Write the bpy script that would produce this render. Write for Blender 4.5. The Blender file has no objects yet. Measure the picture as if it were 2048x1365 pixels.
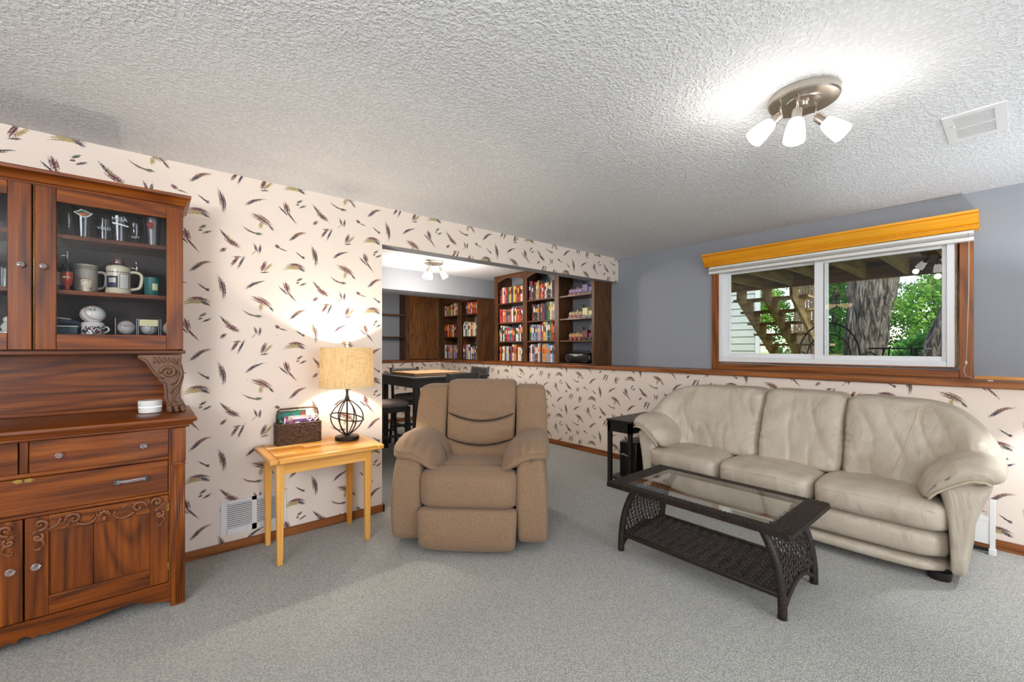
import bpy, bmesh, math, random
import numpy as np
from mathutils import Vector, Matrix, Euler, noise as mnoise
random.seed(7); np.random.seed(7)
PI = math.pi
SC = bpy.context.scene
COL = SC.collection

# ------------------------------------------------------------------ camera, world, lights, exposure
cam_d = bpy.data.cameras.new('camera'); cam = bpy.data.objects.new('camera', cam_d); COL.objects.link(cam)
cam.location = (0, 0, 1.2387); cam.rotation_euler = (PI/2, 0, math.radians(49.781))
cam_d.sensor_width = 36.0; cam_d.lens = 859.3/2048*36; cam_d.shift_y = 12.9/2048; cam_d.clip_start = 0.02
SC.camera = cam
SC.view_settings.view_transform = 'Standard'; SC.view_settings.look = 'None'
SC.view_settings.gamma = 1.0; SC.view_settings.use_curve_mapping = False
SC.view_settings.exposure = 0.1

W = bpy.data.worlds.new('sky'); SC.world = W; W.use_nodes = True
_nt = W.node_tree; _bg = _nt.nodes['Background']
_sky = _nt.nodes.new('ShaderNodeTexSky'); _sky.sky_type = 'NISHITA'; _sky.sun_disc = False
_sky.sun_elevation = math.radians(48); _sky.sun_rotation = math.radians(60)
_nt.links.new(_sky.outputs[0], _bg.inputs[0]); _bg.inputs[1].default_value = 0.42

def light(name, kind, loc, energy, color=(1, 1, 1), rot=(0, 0, 0), size=None, size_y=None, radius=None, spread=None):
    l = bpy.data.lights.new(name, kind); l.energy = energy; l.color = color
    if kind == 'AREA':
        l.shape = 'RECTANGLE'; l.size = size; l.size_y = size_y or size
        if spread: l.spread = spread
    if radius is not None and kind in ('POINT', 'SPOT'): l.shadow_soft_size = radius
    if kind == 'SUN': l.angle = radius or 0.01
    o = bpy.data.objects.new(name, l); COL.objects.link(o); o.location = loc; o.rotation_euler = rot
    return o
light('sun', 'SUN', (0, 0, 20), 5.5, (1, .95, .85), (math.radians(42), 0, math.radians(35)), radius=0.01)
# area lights added as interior fill; no fixtures are modelled for them
light('door_daylight_fill', 'AREA', (2.35, 1.6, 1.25), 70, (.90, .95, 1.0), (0, math.radians(90), 0), 1.9, 2.2)  # stands in for daylight from an unseen door on the right
light('rear_fill', 'AREA', (.9, -2.5, 2.15), 105, (1, .99, .98), (math.radians(38), 0, math.radians(38)), 2.2, 1.2)  # added soft fill behind the camera to flatten the light
light('ceiling_fill', 'AREA', (1.0, -2.1, 1.45), 165, (1, .99, .98), (math.radians(162), 0, math.radians(40)), 1.0, 1.0)  # added upward-facing fill that brightens the ceiling

# ------------------------------------------------------------------ colours and materials
def hx(s):
    s = s.lstrip('#'); r = []
    for i in (0, 2, 4):
        c = int(s[i:i+2], 16)/255
        r.append(c/12.92 if c <= .04045 else ((c+.055)/1.055)**2.4)
    return (*r, 1)
MATS = {}
def mat(name):
    m = bpy.data.materials.new(name); m.use_nodes = True; MATS[name] = m
    return m, m.node_tree, m.node_tree.nodes['Principled BSDF']
def nd(nt, t, **kw):
    n = nt.nodes.new(t)
    for k, v in kw.items(): setattr(n, k, v)
    return n
def sset(nt, sock, v):
    if hasattr(v, 'links') or isinstance(v, bpy.types.NodeSocket): nt.links.new(v, sock)
    else: sock.default_value = v
def mth(nt, op, a, b=None, c=None, clamp=False):
    n = nd(nt, 'ShaderNodeMath', operation=op); n.use_clamp = clamp
    sset(nt, n.inputs[0], a)
    if b is not None: sset(nt, n.inputs[1], b)
    if c is not None: sset(nt, n.inputs[2], c)
    return n.outputs[0]
def mixc(nt, f, a, b, blend='MIX'):
    n = nd(nt, 'ShaderNodeMix', data_type='RGBA', blend_type=blend)
    sset(nt, n.inputs[0], f); sset(nt, n.inputs[6], a); sset(nt, n.inputs[7], b)
    return n.outputs[2]
def ramp(nt, f, stops):
    n = nd(nt, 'ShaderNodeValToRGB'); cr = n.color_ramp
    while len(cr.elements) < len(stops): cr.elements.new(.5)
    for e, (p, c) in zip(cr.elements, stops): e.position = p; e.color = c
    nt.links.new(f, n.inputs[0]); return n.outputs[0]
def coords(nt, scale=(1, 1, 1), rot=(0, 0, 0), kind='Object'):
    t = nd(nt, 'ShaderNodeTexCoord'); m = nd(nt, 'ShaderNodeMapping')
    m.inputs['Scale'].default_value = scale; m.inputs['Rotation'].default_value = rot
    nt.links.new(t.outputs[kind], m.inputs[0]); return m.outputs[0]
def noise_(nt, vec, scale, detail=3, rough=.5, dist=0):
    n = nd(nt, 'ShaderNodeTexNoise'); nt.links.new(vec, n.inputs['Vector'])
    n.inputs['Scale'].default_value = scale; n.inputs['Detail'].default_value = detail
    n.inputs['Roughness'].default_value = rough; n.inputs['Distortion'].default_value = dist
    return n.outputs['Fac']
def bump(nt, bs, h, strength=.3, dist=.01):
    b = nd(nt, 'ShaderNodeBump'); b.inputs['Strength'].default_value = strength; b.inputs['Distance'].default_value = dist
    nt.links.new(h, b.inputs['Height']); nt.links.new(b.outputs[0], bs.inputs['Normal'])
def plain(name, col, rough=.5, metal=0, bs=0, bd=.002, bscale=200, var=0, spec=None, coat=0, trans=0):
    m, nt, b = mat(name); c = hx(col) if isinstance(col, str) else col
    b.inputs['Base Color'].default_value = c; b.inputs['Roughness'].default_value = rough; b.inputs['Metallic'].default_value = metal
    if spec is not None: b.inputs['Specular IOR Level'].default_value = spec
    if coat: b.inputs['Coat Weight'].default_value = coat; b.inputs['Coat Roughness'].default_value = .15
    if trans: b.inputs['Transmission Weight'].default_value = trans
    v = coords(nt)
    n = noise_(nt, v, bscale, 2)
    if bs: bump(nt, b, n, bs, bd)
    if var:
        n2 = noise_(nt, v, 9, 4)
        d = tuple(x*(1-var) for x in c[:3])+(1,); l = tuple(min(1, x*(1+var)) for x in c[:3])+(1,)
        nt.links.new(ramp(nt, n2, [(.3, d), (.7, l)]), b.inputs['Base Color'])
    return m
def glass(name, tint=(1, 1, 1, 1), rough=0.0, ior=1.45, mixt=.0, gain=1.0):
    # thin clear sheet: straight-through light plus a Fresnel reflection
    m, nt, b = mat(name); out = nt.nodes['Material Output']; nt.nodes.remove(b)
    tr = nd(nt, 'ShaderNodeBsdfTransparent'); tr.inputs[0].default_value = tint
    gl = nd(nt, 'ShaderNodeBsdfGlossy'); gl.inputs['Roughness'].default_value = rough
    fr = nd(nt, 'ShaderNodeFresnel'); fr.inputs[0].default_value = ior
    gm = nd(nt, 'ShaderNodeNewGeometry'); ff = mth(nt, 'SUBTRACT', 1.0, gm.outputs['Backfacing'])
    f = mth(nt, 'MULTIPLY', mth(nt, 'MULTIPLY_ADD', fr.outputs[0], gain, mixt), ff, clamp=True)
    mx = nd(nt, 'ShaderNodeMixShader'); nt.links.new(f, mx.inputs[0])
    nt.links.new(tr.outputs[0], mx.inputs[1]); nt.links.new(gl.outputs[0], mx.inputs[2]); nt.links.new(mx.outputs[0], out.inputs[0])
    return m
def emis(name, col, s):
    m, nt, b = mat(name); b.inputs['Base Color'].default_value = col
    b.inputs['Emission Color'].default_value = col; b.inputs['Emission Strength'].default_value = s; return m
def wood(name, dark, mid, light_, axis='z', sc=1.0, rough=.38, rings=1.0, coat=.25, bmp=.12):
    m, nt, b = mat(name)
    S_ = lambda lo: {'x': (lo, 1, 1), 'y': (1, lo, 1), 'z': (1, 1, lo)}[axis]
    v = coords(nt, S_(.13))
    warp = noise_(nt, v, 2.6*sc, 2, .45)
    fine = noise_(nt, v, 22*sc, 2, .6)
    w2 = mth(nt, 'MULTIPLY_ADD', fine, 3.0, mth(nt, 'MULTIPLY', warp, 105*rings))
    g = mth(nt, 'POWER', mth(nt, 'MULTIPLY_ADD', mth(nt, 'SINE', w2), .5, .5), 2.5)
    streak = noise_(nt, coords(nt, S_(.03)), 58*sc, 4, .65)
    tone = noise_(nt, v, 1.7*sc, 2)
    f = mth(nt, 'MULTIPLY_ADD', g, -.20, mth(nt, 'MULTIPLY_ADD', streak, .78, mth(nt, 'MULTIPLY', tone, .30)))
    c = ramp(nt, f, [(.22, hx(dark)), (.52, hx(mid)), (.82, hx(light_))])
    nt.links.new(c, b.inputs['Base Color']); b.inputs['Roughness'].default_value = rough
    b.inputs['Coat Weight'].default_value = coat; b.inputs['Coat Roughness'].default_value = .22; b.inputs['Specular IOR Level'].default_value = .35
    bump(nt, b, f, bmp, .002); return m

for ax in 'xyz':
    wood('cab_wood_'+ax, '#3d1a05', '#743707', '#a15c10', ax, 1.0, .33, 1.0, .12)
    wood('oak_dark_'+ax, '#35200f', '#5c3a1f', '#7a5230', ax, 1.2, .45, .8, .1)
    wood('oak_trim_'+ax, '#5a3010', '#8a4f22', '#a96b34', ax, 1.1, .42, .8, .15)
    wood('pine_'+ax, '#c37f2c', '#dfa04a', '#edbd6c', ax, .9, .35, .5, .3)
    wood('valance_'+ax, '#cf8412', '#e59e1e', '#f1b43c', ax, .8, .4, .35, .25, .04)
    wood('deck_wood_'+ax, '#3f2612', '#75491f', '#966238', ax, .8, .8, .6, 0, .3)
wood('stair_wood', '#5a4526', '#8c7244', '#b0966a', 'y', .8, .8, .6, 0, .3)
wood('oak_door_panel', '#3a2010', '#7a4e28', '#a06c3a', 'z', 1.6, .45, 1.3, .1)
plain('seam_dark', '#3a2a1e', .9)
plain('hutch_inside_shaded', '#2e1a10', .55, var=.2)  # hutch wood darkened, so the shade inside the case is in the colour
plain('carved_wood', '#74401f', .38, bs=.2, bscale=60, var=.25, coat=.2)
plain('bracket_wood', '#6f4a32', .45, bs=.2, bscale=60, var=.25)
plain('blue_wall', '#92969d', .85, bs=.15, bd=.001, bscale=260)
plain('white_trim', '#dcdcdc', .5)
plain('vinyl', '#e2e4e6', .35)
plain('white_metal', '#d9d7d2', .45)
plain('vent_dark', '#2a2522', .9)
plain('black_wood', '#15110f', .45, coat=.1)
plain('black_plastic', '#101012', .35)
plain('dark_stool', '#363433', .5)
plain('stool_seat', '#8d7e78', .85, bs=.2, bscale=300)
plain('bronze', '#2e2520', .4, .7)
plain('nickel', '#b9b0a6', .28, .95)
plain('chrome', '#d5d5d5', .12, 1)
plain('brass', '#b08d4a', .3, .9)
plain('dark_foot', '#1b1411', .4)
plain('iron', '#141414', .5, .5)
plain('porcelain', '#ddd0b4', .22, coat=.5)
plain('porcelain_white', '#e6e2da', .25, coat=.4)
plain('mug_grey', '#b9b2a4', .3, coat=.4)
plain('maroon', '#6a2230', .5); plain('navy', '#232c48', .5); plain('gold_line', '#8a6a2c', .4)
plain('teal', '#1f6a66', .4); plain('cream', '#e3d9a8', .6); plain('red_mark', '#a02a26', .5); plain('orange_mark', '#c05a22', .5)
plain('green_mark', '#1f5a3c', .5); plain('white_mark', '#dfe3e2', .5); plain('black_mark', '#161616', .6); plain('paper', '#ddd8cc', .8)
plain('orange_glass', '#e2480e', .12, coat=.6, trans=.35); plain('purple', '#6a3f7a', .5); plain('teal_dark', '#123c42', .5)
plain('router_white', '#e4e2de', .35); plain('led', '#c4d4ff', .4)
plain('cardboard', '#b08a62', .7); plain('box_side', '#7a553a', .7); plain('lavender', '#8d80a8', .6); plain('tan', '#b3a184', .6)
glass('pane_glass', (.97, .98, .98, 1), 0, 1.45, 0, 1.6)
glass('cabinet_glass', (.90, .91, .92, 1), 0.0, 1.4, 0, 1.3)
glass('table_glass', (.95, .97, .96, 1), 0.0, 1.5, .0, 1.9)
glass('cup_glass', (.95, .96, .96, 1), .08, 1.45, .07)
glass('frost_glass', (.72, .70, .69, 1), .35, 1.5, .10)
glass('acrylic', (.94, .94, .94, 1), .02, 1.45, .02)
m, nt, b = mat('crystal'); b.inputs['Base Color'].default_value = hx('#ffffff'); b.inputs['Roughness'].default_value = .02
b.inputs['Transmission Weight'].default_value = .92; b.inputs['IOR'].default_value = 1.5
emis('shade_lit', (1, .95, .88, 1), 6.0)
emis('shade_lit_far', (1, .90, .78, 1), 9.0)
emis('bulb_lit', (1, .82, .58, 1), 30.0)
emis('amber_lit', (1, .72, .40, 1), 5.0)
emis('led_lit', (.6, .75, 1, 1), 2.0)

# carpet
m, nt, b = mat('carpet'); v = coords(nt)
vo = nd(nt, 'ShaderNodeTexVoronoi'); nt.links.new(coords(nt, (1, .62, 1), (0, 0, .75)), vo.inputs['Vector']); vo.inputs['Scale'].default_value = 165; vo.inputs['Randomness'].default_value = .55
n1 = noise_(nt, v, 330, 2, .7); n2 = noise_(nt, v, 1.1, 3)
c = ramp(nt, mth(nt, 'MULTIPLY_ADD', n1, .7, mth(nt, 'MULTIPLY', vo.outputs['Distance'], .75)), [(.30, hx('#d2cfc8')), (.55, hx('#b9b7b1')), (.88, hx('#8f908d'))])
c = mixc(nt, mth(nt, 'MULTIPLY', n2, .15), c, hx('#9fa3a2'))
nt.links.new(c, b.inputs['Base Color']); b.inputs['Roughness'].default_value = 1; b.inputs['Specular IOR Level'].default_value = .1
bump(nt, b, mth(nt, 'MULTIPLY', vo.outputs['Distance'], -1.0), .7, .004)
# textured ceiling
m, nt, b = mat('ceiling_texture'); v = coords(nt)
n1 = noise_(nt, v, 72, 1, .5, .2); n2 = noise_(nt, v, 150, 1, .5)
hgt = ramp(nt, mth(nt, 'MULTIPLY_ADD', n2, .35, n1), [(.55, (0, 0, 0, 1)), (.8, (1, 1, 1, 1))])
nt.links.new(mixc(nt, hgt, hx('#d6d8da'), hx('#e1e3e5')), b.inputs['Base Color'])
b.inputs['Roughness'].default_value = .95; bump(nt, b, hgt, .6, .006)
# leather
m, nt, b = mat('leather'); v = coords(nt)
n1 = noise_(nt, v, 5, 4, .55, .8); n2 = noise_(nt, v, 260, 2); n3 = noise_(nt, coords(nt, (1, 1, .35)), 11, 3, .5, 1.5)
nt.links.new(ramp(nt, n1, [(.3, hx('#a89c8b')), (.7, hx('#bcb1a1'))]), b.inputs['Base Color'])
b.inputs['Roughness'].default_value = .42; b.inputs['Specular IOR Level'].default_value = .45
bump(nt, b, mth(nt, 'ADD', mth(nt, 'MULTIPLY', n3, 1.0), mth(nt, 'MULTIPLY', n2, .03)), .42, .02)
plain('leather_pipe', '#b5a68f', .45)
# recliner chenille
m, nt, b = mat('chenille'); v = coords(nt)
n1 = noise_(nt, coords(nt, (1, 1, .45)), 430, 3, .7); n2 = noise_(nt, v, 4, 3)
c = ramp(nt, n1, [(.30, hx('#604936')), (.5, hx('#886c52')), (.70, hx('#ab8f71'))])
c = mixc(nt, mth(nt, 'MULTIPLY', n2, .35), c, hx('#866a52'))
nt.links.new(c, b.inputs['Base Color']); b.inputs['Roughness'].default_value = .95
b.inputs['Sheen Weight'].default_value = .12; b.inputs['Sheen Roughness'].default_value = .5
bump(nt, b, n1, .45, .004)
# wicker
m, nt, b = mat('wicker'); v = coords(nt)
n1 = noise_(nt, coords(nt, (1, .2, .2)), 120, 2)
nt.links.new(ramp(nt, n1, [(.3, hx('#140c0a')), (.7, hx('#2e1f19'))]), b.inputs['Base Color']); b.inputs['Roughness'].default_value = .45
m, nt, b = mat('basket_cane'); v = coords(nt)
n1 = noise_(nt, v, 60, 3)
nt.links.new(ramp(nt, n1, [(.3, hx('#2c1a10')), (.7, hx('#5e3c22'))]), b.inputs['Base Color']); b.inputs['Roughness'].default_value = .5
# lampshade burlap
m, nt, b = mat('burlap'); out = nt.nodes['Material Output']
v = coords(nt, (1, 1, 1)); n1 = noise_(nt, coords(nt, (.12, .12, 1)), 260, 2, .6); n2 = noise_(nt, coords(nt, (1, 1, .06)), 200, 2, .6)
c = ramp(nt, mth(nt, 'ADD', mth(nt, 'MULTIPLY', n1, .5), mth(nt, 'MULTIPLY', n2, .5)), [(.36, hx('#9c8d72')), (.62, hx('#c9bca3'))])
df = nd(nt, 'ShaderNodeBsdfDiffuse'); tl = nd(nt, 'ShaderNodeBsdfTranslucent'); mx = nd(nt, 'ShaderNodeMixShader'); mx.inputs[0].default_value = .5
nt.links.new(c, df.inputs[0]); nt.links.new(c, tl.inputs[0]); nt.links.new(df.outputs[0], mx.inputs[1]); nt.links.new(tl.outputs[0], mx.inputs[2]); nt.links.new(mx.outputs[0], out.inputs[0])
# bark / leaves / grass / siding
m, nt, b = mat('bark'); n1 = noise_(nt, coords(nt, (1, 1, .14)), 13, 5, .62, 1.6)
nt.links.new(ramp(nt, n1, [(.40, hx('#17130f')), (.50, hx('#5a5047')), (.66, hx('#948b7e'))]), b.inputs['Base Color']); b.inputs['Roughness'].default_value = 1; bump(nt, b, n1, 1, .08)
for nme, a, c2 in (('leaf', '#4f8c34', '#a8d060'), ('leaf_dark', '#336a2e', '#6fae4a'), ('grass', '#8f9a58', '#c2c888')):
    m, nt, b = mat(nme); out = nt.nodes['Material Output']; n1 = noise_(nt, coords(nt), 2.5, 3)
    c = ramp(nt, n1, [(.35, hx(a)), (.65, hx(c2))])
    df = nd(nt, 'ShaderNodeBsdfDiffuse'); tl = nd(nt, 'ShaderNodeBsdfTranslucent'); mx = nd(nt, 'ShaderNodeMixShader'); mx.inputs[0].default_value = .45 if nme != 'grass' else .1
    nt.links.new(c, df.inputs[0]); nt.links.new(c, tl.inputs[0]); nt.links.new(df.outputs[0], mx.inputs[1]); nt.links.new(tl.outputs[0], mx.inputs[2]); nt.links.new(mx.outputs[0], out.inputs[0])
plain('siding', '#a3a89f', .7)
plain('siding_trim', '#bfc3be', .6)
plain('fence_wood', '#5e4a37', .9, var=.4)

# wallpaper: a lattice of brush-stroke motifs, printed flat
MA, DK, TN, BR, GR, GY = '#5e2c34', '#30303c', '#a3905f', '#6e4a3e', '#3c4a3a', '#7d7880'
MOTIFS = [
 ((.221, 2.241), [(-.012, -.014, 38, .034, .006, 0, DK, 1), (-.002, -.002, 38, .042, .007, 0, DK, 1), (.016, .016, 26, .046, .007, -.008, BR, 1)]),
 ((.344, 2.125), [(-.013, .012, 98, .040, .008, .006, TN, 1), (0, 0, 101, .062, .0105, .012, '#43303a', 2)]),
 ((.503, 2.160), [(-.014, -.010, 40, .034, .007, 0, MA, 1), (.010, .004, 28, .050, .0055, -.008, DK, 1)]),
 ((.554, 2.046), [(-.010, -.030, 80, .022, .009, 0, TN, 2), (-.002, .008, -28, .058, .015, -.008, BR, 0), (.048, -.036, -50, .022, .006, 0, GR, 0)]),
 ((.695, 2.129), [(-.022, .002, -42, .036, .005, 0, DK, 0), (.022, -.026, -52, .050, .0045, 0, MA, 0), (-.002, .026, -72, .034, .013, 0, MA, 2)]),
 ((.771, 2.202), [(0, .012, 32, .020, .006, 0, GR, 1), (.020, -.018, 24, .024, .0045, 0, DK, 1), (-.012, -.010, 20, .010, .005, 0, MA, 1)]),
 ((.374, 1.895), [(-.006, .012, -52, .026, .010, 0, TN, 0), (-.024, .026, -55, .036, .005, 0, DK, 0), (.016, -.014, -32, .042, .012, 0, MA, 0)]),
 ((.492, 1.964), [(0, 0, -18, .052, .005, .012, BR, 0), (.038, -.006, 0, .020, .007, 0, GR, 1)]),
 ((.344, 1.830), [(0, 0, 40, .020, .008, 0, MA, 1)]),
 ((.525, 1.865), [(-.020, -.030, 50, .018, .003, 0, TN, 1), (-.010, .002, 108, .026, .005, 0, MA, 2), (.014, -.002, 80, .026, .0055, 0, DK, 2)]),
 ((.648, 1.888), [(-.010, .006, -30, .016, .009, 0, MA, 0), (.022, -.010, -14, .024, .0035, 0, BR, 0)]),
 ((.247, 2.115), [(0, 0, -36, .030, .0045, 0, DK, 0), (.020, -.012, -36, .010, .007, 0, DK, 0)]),
 ((.221, 2.036), [(-.012, -.004, 4, .056, .012, -.014, TN, 1), (.004, .014, -4, .050, .008, -.014, MA, 0), (.034, -.012, -30, .026, .007, 0, DK, 0)]),
 ((.561, 2.270), [(.022, .004, 48, .036, .008, 0, TN, 1), (-.002, .008, 68, .034, .010, 0, MA, 2), (.004, -.030, 12, .022, .004, 0, DK, 1)]),
 ((.415, 1.772), [(-.010, .000, 58, .036, .008, 0, MA, 1), (.022, -.006, 66, .042, .006, 0, DK, 2), (.002, .024, 4, .024, .004, 0, BR, 0)]),
]
def wallpaper(name, axis, du0=0.0, dv0=0.0, mirror=False):
    m, nt, b = mat(name); t = nd(nt, 'ShaderNodeTexCoord'); s = nd(nt, 'ShaderNodeSeparateXYZ'); nt.links.new(t.outputs['Object'], s.inputs[0])
    u = mth(nt, 'ADD', s.outputs[{'x': 0, 'y': 1}[axis]], -du0); v = mth(nt, 'ADD', s.outputs[2], -dv0)
    cb = nd(nt, 'ShaderNodeCombineXYZ'); nt.links.new(u, cb.inputs[0]); nt.links.new(v, cb.inputs[1])
    NI = mth(nt, 'MULTIPLY_ADD', noise_(nt, cb.outputs[0], 230, 2, .65), 4.2, -2.1)
    n0 = noise_(nt, cb.outputs[0], 3, 2)
    c = mixc(nt, n0, hx('#e2d3c6'), hx('#e7d9cd'))
    U, V = .527, .522
    for (cu, cv), strokes in MOTIFS:
        q = mth(nt, 'MULTIPLY_ADD', u, 1/U, -cu/U+.5)
        fl = mth(nt, 'FLOOR', q); du = mth(nt, 'MULTIPLY', mth(nt, 'SUBTRACT', mth(nt, 'SUBTRACT', q, fl), .5), U)
        r = mth(nt, 'MULTIPLY_ADD', v, 1/V, -cv/V+.5); r = mth(nt, 'MULTIPLY_ADD', fl, .5, r)
        dv = mth(nt, 'MULTIPLY', mth(nt, 'SUBTRACT', mth(nt, 'FRACT', r), .5), V)
        for ox, oy, an, L, Wd, cc, colr, k in strokes:
            L *= 1.12; Wd *= 1.35
            ca, sa = math.cos(math.radians(an)), math.sin(math.radians(an))
            x = mth(nt, 'MULTIPLY_ADD', dv, sa/L, mth(nt, 'MULTIPLY_ADD', du, ca/L, -(ca*ox+sa*oy)/L))
            y = mth(nt, 'MULTIPLY_ADD', dv, ca/Wd, mth(nt, 'MULTIPLY_ADD', du, -sa/Wd, (sa*ox-ca*oy)/Wd))
            x2 = mth(nt, 'MULTIPLY', x, x)
            if cc: y = mth(nt, 'MULTIPLY_ADD', x2, -cc/Wd, y)
            mm = mth(nt, 'SUBTRACT', mth(nt, 'MULTIPLY_ADD', x2, -1, 1), mth(nt, 'MULTIPLY', y, y))
            st = mth(nt, 'SINE', mth(nt, 'MULTIPLY_ADD', y, 7.5 if Wd > .008 else 4.0, mth(nt, 'MULTIPLY_ADD', x, 1.6, ox*900+an)))
            mm = mth(nt, 'ADD', NI, mth(nt, 'MULTIPLY_ADD', st, .30, mm))
            mm = mth(nt, 'MULTIPLY_ADD', mm, 2.4, -.35, clamp=True)
            c = mixc(nt, mm, c, hx(colr))
    vo = nd(nt, 'ShaderNodeTexVoronoi'); nt.links.new(cb.outputs[0], vo.inputs['Vector']); vo.inputs['Scale'].default_value = 17
    sp = nd(nt, 'ShaderNodeSeparateColor'); nt.links.new(vo.outputs['Color'], sp.inputs[0])
    dot = mth(nt, 'MULTIPLY', mth(nt, 'LESS_THAN', vo.outputs['Distance'], .045), mth(nt, 'GREATER_THAN', sp.outputs[0], .72))
    c = mixc(nt, mth(nt, 'MULTIPLY', dot, .8), c, hx('#5a4440'))
    nt.links.new(c, b.inputs['Base Color']); b.inputs['Roughness'].default_value = .7
wallpaper('wallpaper_left', 'y')
wallpaper('wallpaper_window', 'x', -.085-.221, .844-2.241+3*.522)
wallpaper('wallpaper_back', 'y', .1, .1)

# ------------------------------------------------------------------ mesh helpers
def wmat(o):
    M = o.matrix_basis.copy()
    while o.parent: o = o.parent; M = o.matrix_basis @ M
    return M
class MB:
    def __init__(s): s.bm = bmesh.new(); s.mi = 0
    def _mk(s, vs, fs):
        v = [s.bm.verts.new(p) for p in vs]
        for f in fs:
            try:
                ff = s.bm.faces.new([v[i] for i in f]); ff.material_index = s.mi
            except ValueError: pass
        return v
    def box(s, x0, x1, y0, y1, z0, z1, M=None):
        vs = [(x, y, z) for x in (x0, x1) for y in (y0, y1) for z in (z0, z1)]
        if M: vs = [M @ Vector(p) for p in vs]
        s._mk(vs, [(0, 1, 3, 2), (4, 6, 7, 5), (0, 4, 5, 1), (2, 3, 7, 6), (0, 2, 6, 4), (1, 5, 7, 3)]); return s
    def prism(s, pts, axis, a, b):
        n = len(pts)
        def P(p, t): return {'x': (t, p[0], p[1]), 'y': (p[0], t, p[1]), 'z': (p[0], p[1], t)}[axis]
        vs = [P(p, a) for p in pts]+[P(p, b) for p in pts]
        s._mk(vs, [tuple(range(n)), tuple(range(2*n-1, n-1, -1))]+[(i, (i+1) % n, n+(i+1) % n, n+i) for i in range(n)]); return s
    def lathe(s, prof, cx=0, cy=0, seg=24, M=None, cap=True, sx=1, sy=1):
        vs = []; n = len(prof)
        for r, z in prof:
            for i in range(seg):
                a = 2*PI*i/seg; vs.append(Vector((cx+r*sx*math.cos(a), cy+r*sy*math.sin(a), z)))
        if M: vs = [M @ p for p in vs]
        fs = [(j*seg+i, j*seg+(i+1) % seg, (j+1)*seg+(i+1) % seg, (j+1)*seg+i) for j in range(n-1) for i in range(seg)]
        if cap: fs += [tuple(range(seg))[::-1], tuple((n-1)*seg+i for i in range(seg))]
        s._mk(vs, fs); return s
    def tube(s, pts, r, seg=8, closed=False, flat=None):
        pts = [Vector(p) for p in pts]; n = len(pts); rs = r if isinstance(r, (list, tuple)) else [r]*n
        vs = []; prev = None
        for i, p in enumerate(pts):
            if closed: t = pts[(i+1) % n]-pts[i-1]
            else: t = pts[min(i+1, n-1)]-pts[max(i-1, 0)]
            if t.length < 1e-9: t = Vector((0, 0, 1))
            t.normalize()
            if prev is None:
                up = Vector((0, 0, 1)) if abs(t.z) < .9 else Vector((1, 0, 0))
                a = t.cross(up).normalized()
            else:
                a = (prev - t*prev.dot(t))
                a = a.normalized() if a.length > 1e-6 else t.orthogonal().normalized()
            prev = a; c = t.cross(a)
            for k in range(seg):
                an = 2*PI*k/seg; fa, fc = (flat or (1, 1)); vs.append(p+(a*math.cos(an)*fa+c*math.sin(an)*fc)*rs[i])
        m_ = n if closed else n-1
        fs = [(j*seg+k, j*seg+(k+1) % seg, ((j+1) % n)*seg+(k+1) % seg, ((j+1) % n)*seg+k) for j in range(m_) for k in range(seg)]
        if not closed: fs += [tuple(range(seg))[::-1], tuple((n-1)*seg+k for k in range(seg))]
        s._mk(vs, fs); return s
    def ball(s, c, r, u=16, v=10, sc=(1, 1, 1)):
        prof = [(r*math.sin(PI*j/v) if 0 < j < v else r*.02, -r*math.cos(PI*j/v)) for j in range(v+1)]
        M = Matrix.Translation(c) @ Matrix.Diagonal((*sc, 1)); return s.lathe(prof, 0, 0, u, M)
    def grid(s, f, nu, nv, wrapu=False):
        vs = [f(i/(nu if wrapu else nu-1), j/(nv-1)) for j in range(nv) for i in range(nu)]
        fs = [(j*nu+i, j*nu+(i+1) % nu, (j+1)*nu+(i+1) % nu, (j+1)*nu+i) for j in range(nv-1) for i in range(nu if wrapu else nu-1)]
        s._mk(vs, fs); return s
    def soft(s, hx_, hy, hz, c=(0, 0, 0), k=5, fn=None, n=14, ny=None, nz=None):
        """rounded, puffed block: cube grid pushed to a superellipsoid, then shaped by fn(p, unit)"""
        N = {0: n, 1: ny or n, 2: nz or n}; cache = {}; fs = []
        def V(a):
            key = tuple(round(t, 5) for t in a)
            if key not in cache:
                q = [abs(t) for t in a]; mx = max(q); kn = sum(t**k for t in q)**(1/k)
                u = Vector(a)*(mx/kn); p = Vector((u.x*hx_+c[0], u.y*hy+c[1], u.z*hz+c[2]))
                cache[key] = s.bm.verts.new(fn(p, u) if fn else p)
            return cache[key]
        for ax in range(3):
            o = [i for i in range(3) if i != ax]; n1, n2 = N[o[0]], N[o[1]]
            for sg in (-1, 1):
                for i in range(n1):
                    for j in range(n2):
                        def pt(a_, b_):
                            r = [0, 0, 0]; r[ax] = sg; r[o[0]] = -1+2*a_/n1; r[o[1]] = -1+2*b_/n2; return r
                        q = [V(pt(i, j)), V(pt(i+1, j)), V(pt(i+1, j+1)), V(pt(i, j+1))]
                        f = s.bm.faces.new(q); f.material_index = s.mi
        return s
    def obj(s, name, m, parent=None, smooth=False, bevel=0, world=False, kind=None, ang=None, sub=0):
        bmesh.ops.recalc_face_normals(s.bm, faces=s.bm.faces)
        me = bpy.data.meshes.new(name); s.bm.to_mesh(me); s.bm.free()
        for mm in (m if isinstance(m, (list, tuple)) else [m]): me.materials.append(MATS[mm])
        if smooth or bevel:
            me.polygons.foreach_set('use_smooth', [True]*len(me.polygons))
        if smooth and ang is not None or bevel:
            try: me.set_sharp_from_angle(angle=math.radians(ang or 35))
            except Exception: pass
        o = bpy.data.objects.new(name, me); COL.objects.link(o)
        if parent: o.parent = parent
        if world and parent:
            me.transform(wmat(parent).inverted())
        if bevel:
            bv = o.modifiers.new('bevel', 'BEVEL'); bv.width = bevel; bv.segments = 2; bv.limit_method = 'ANGLE'
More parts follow.
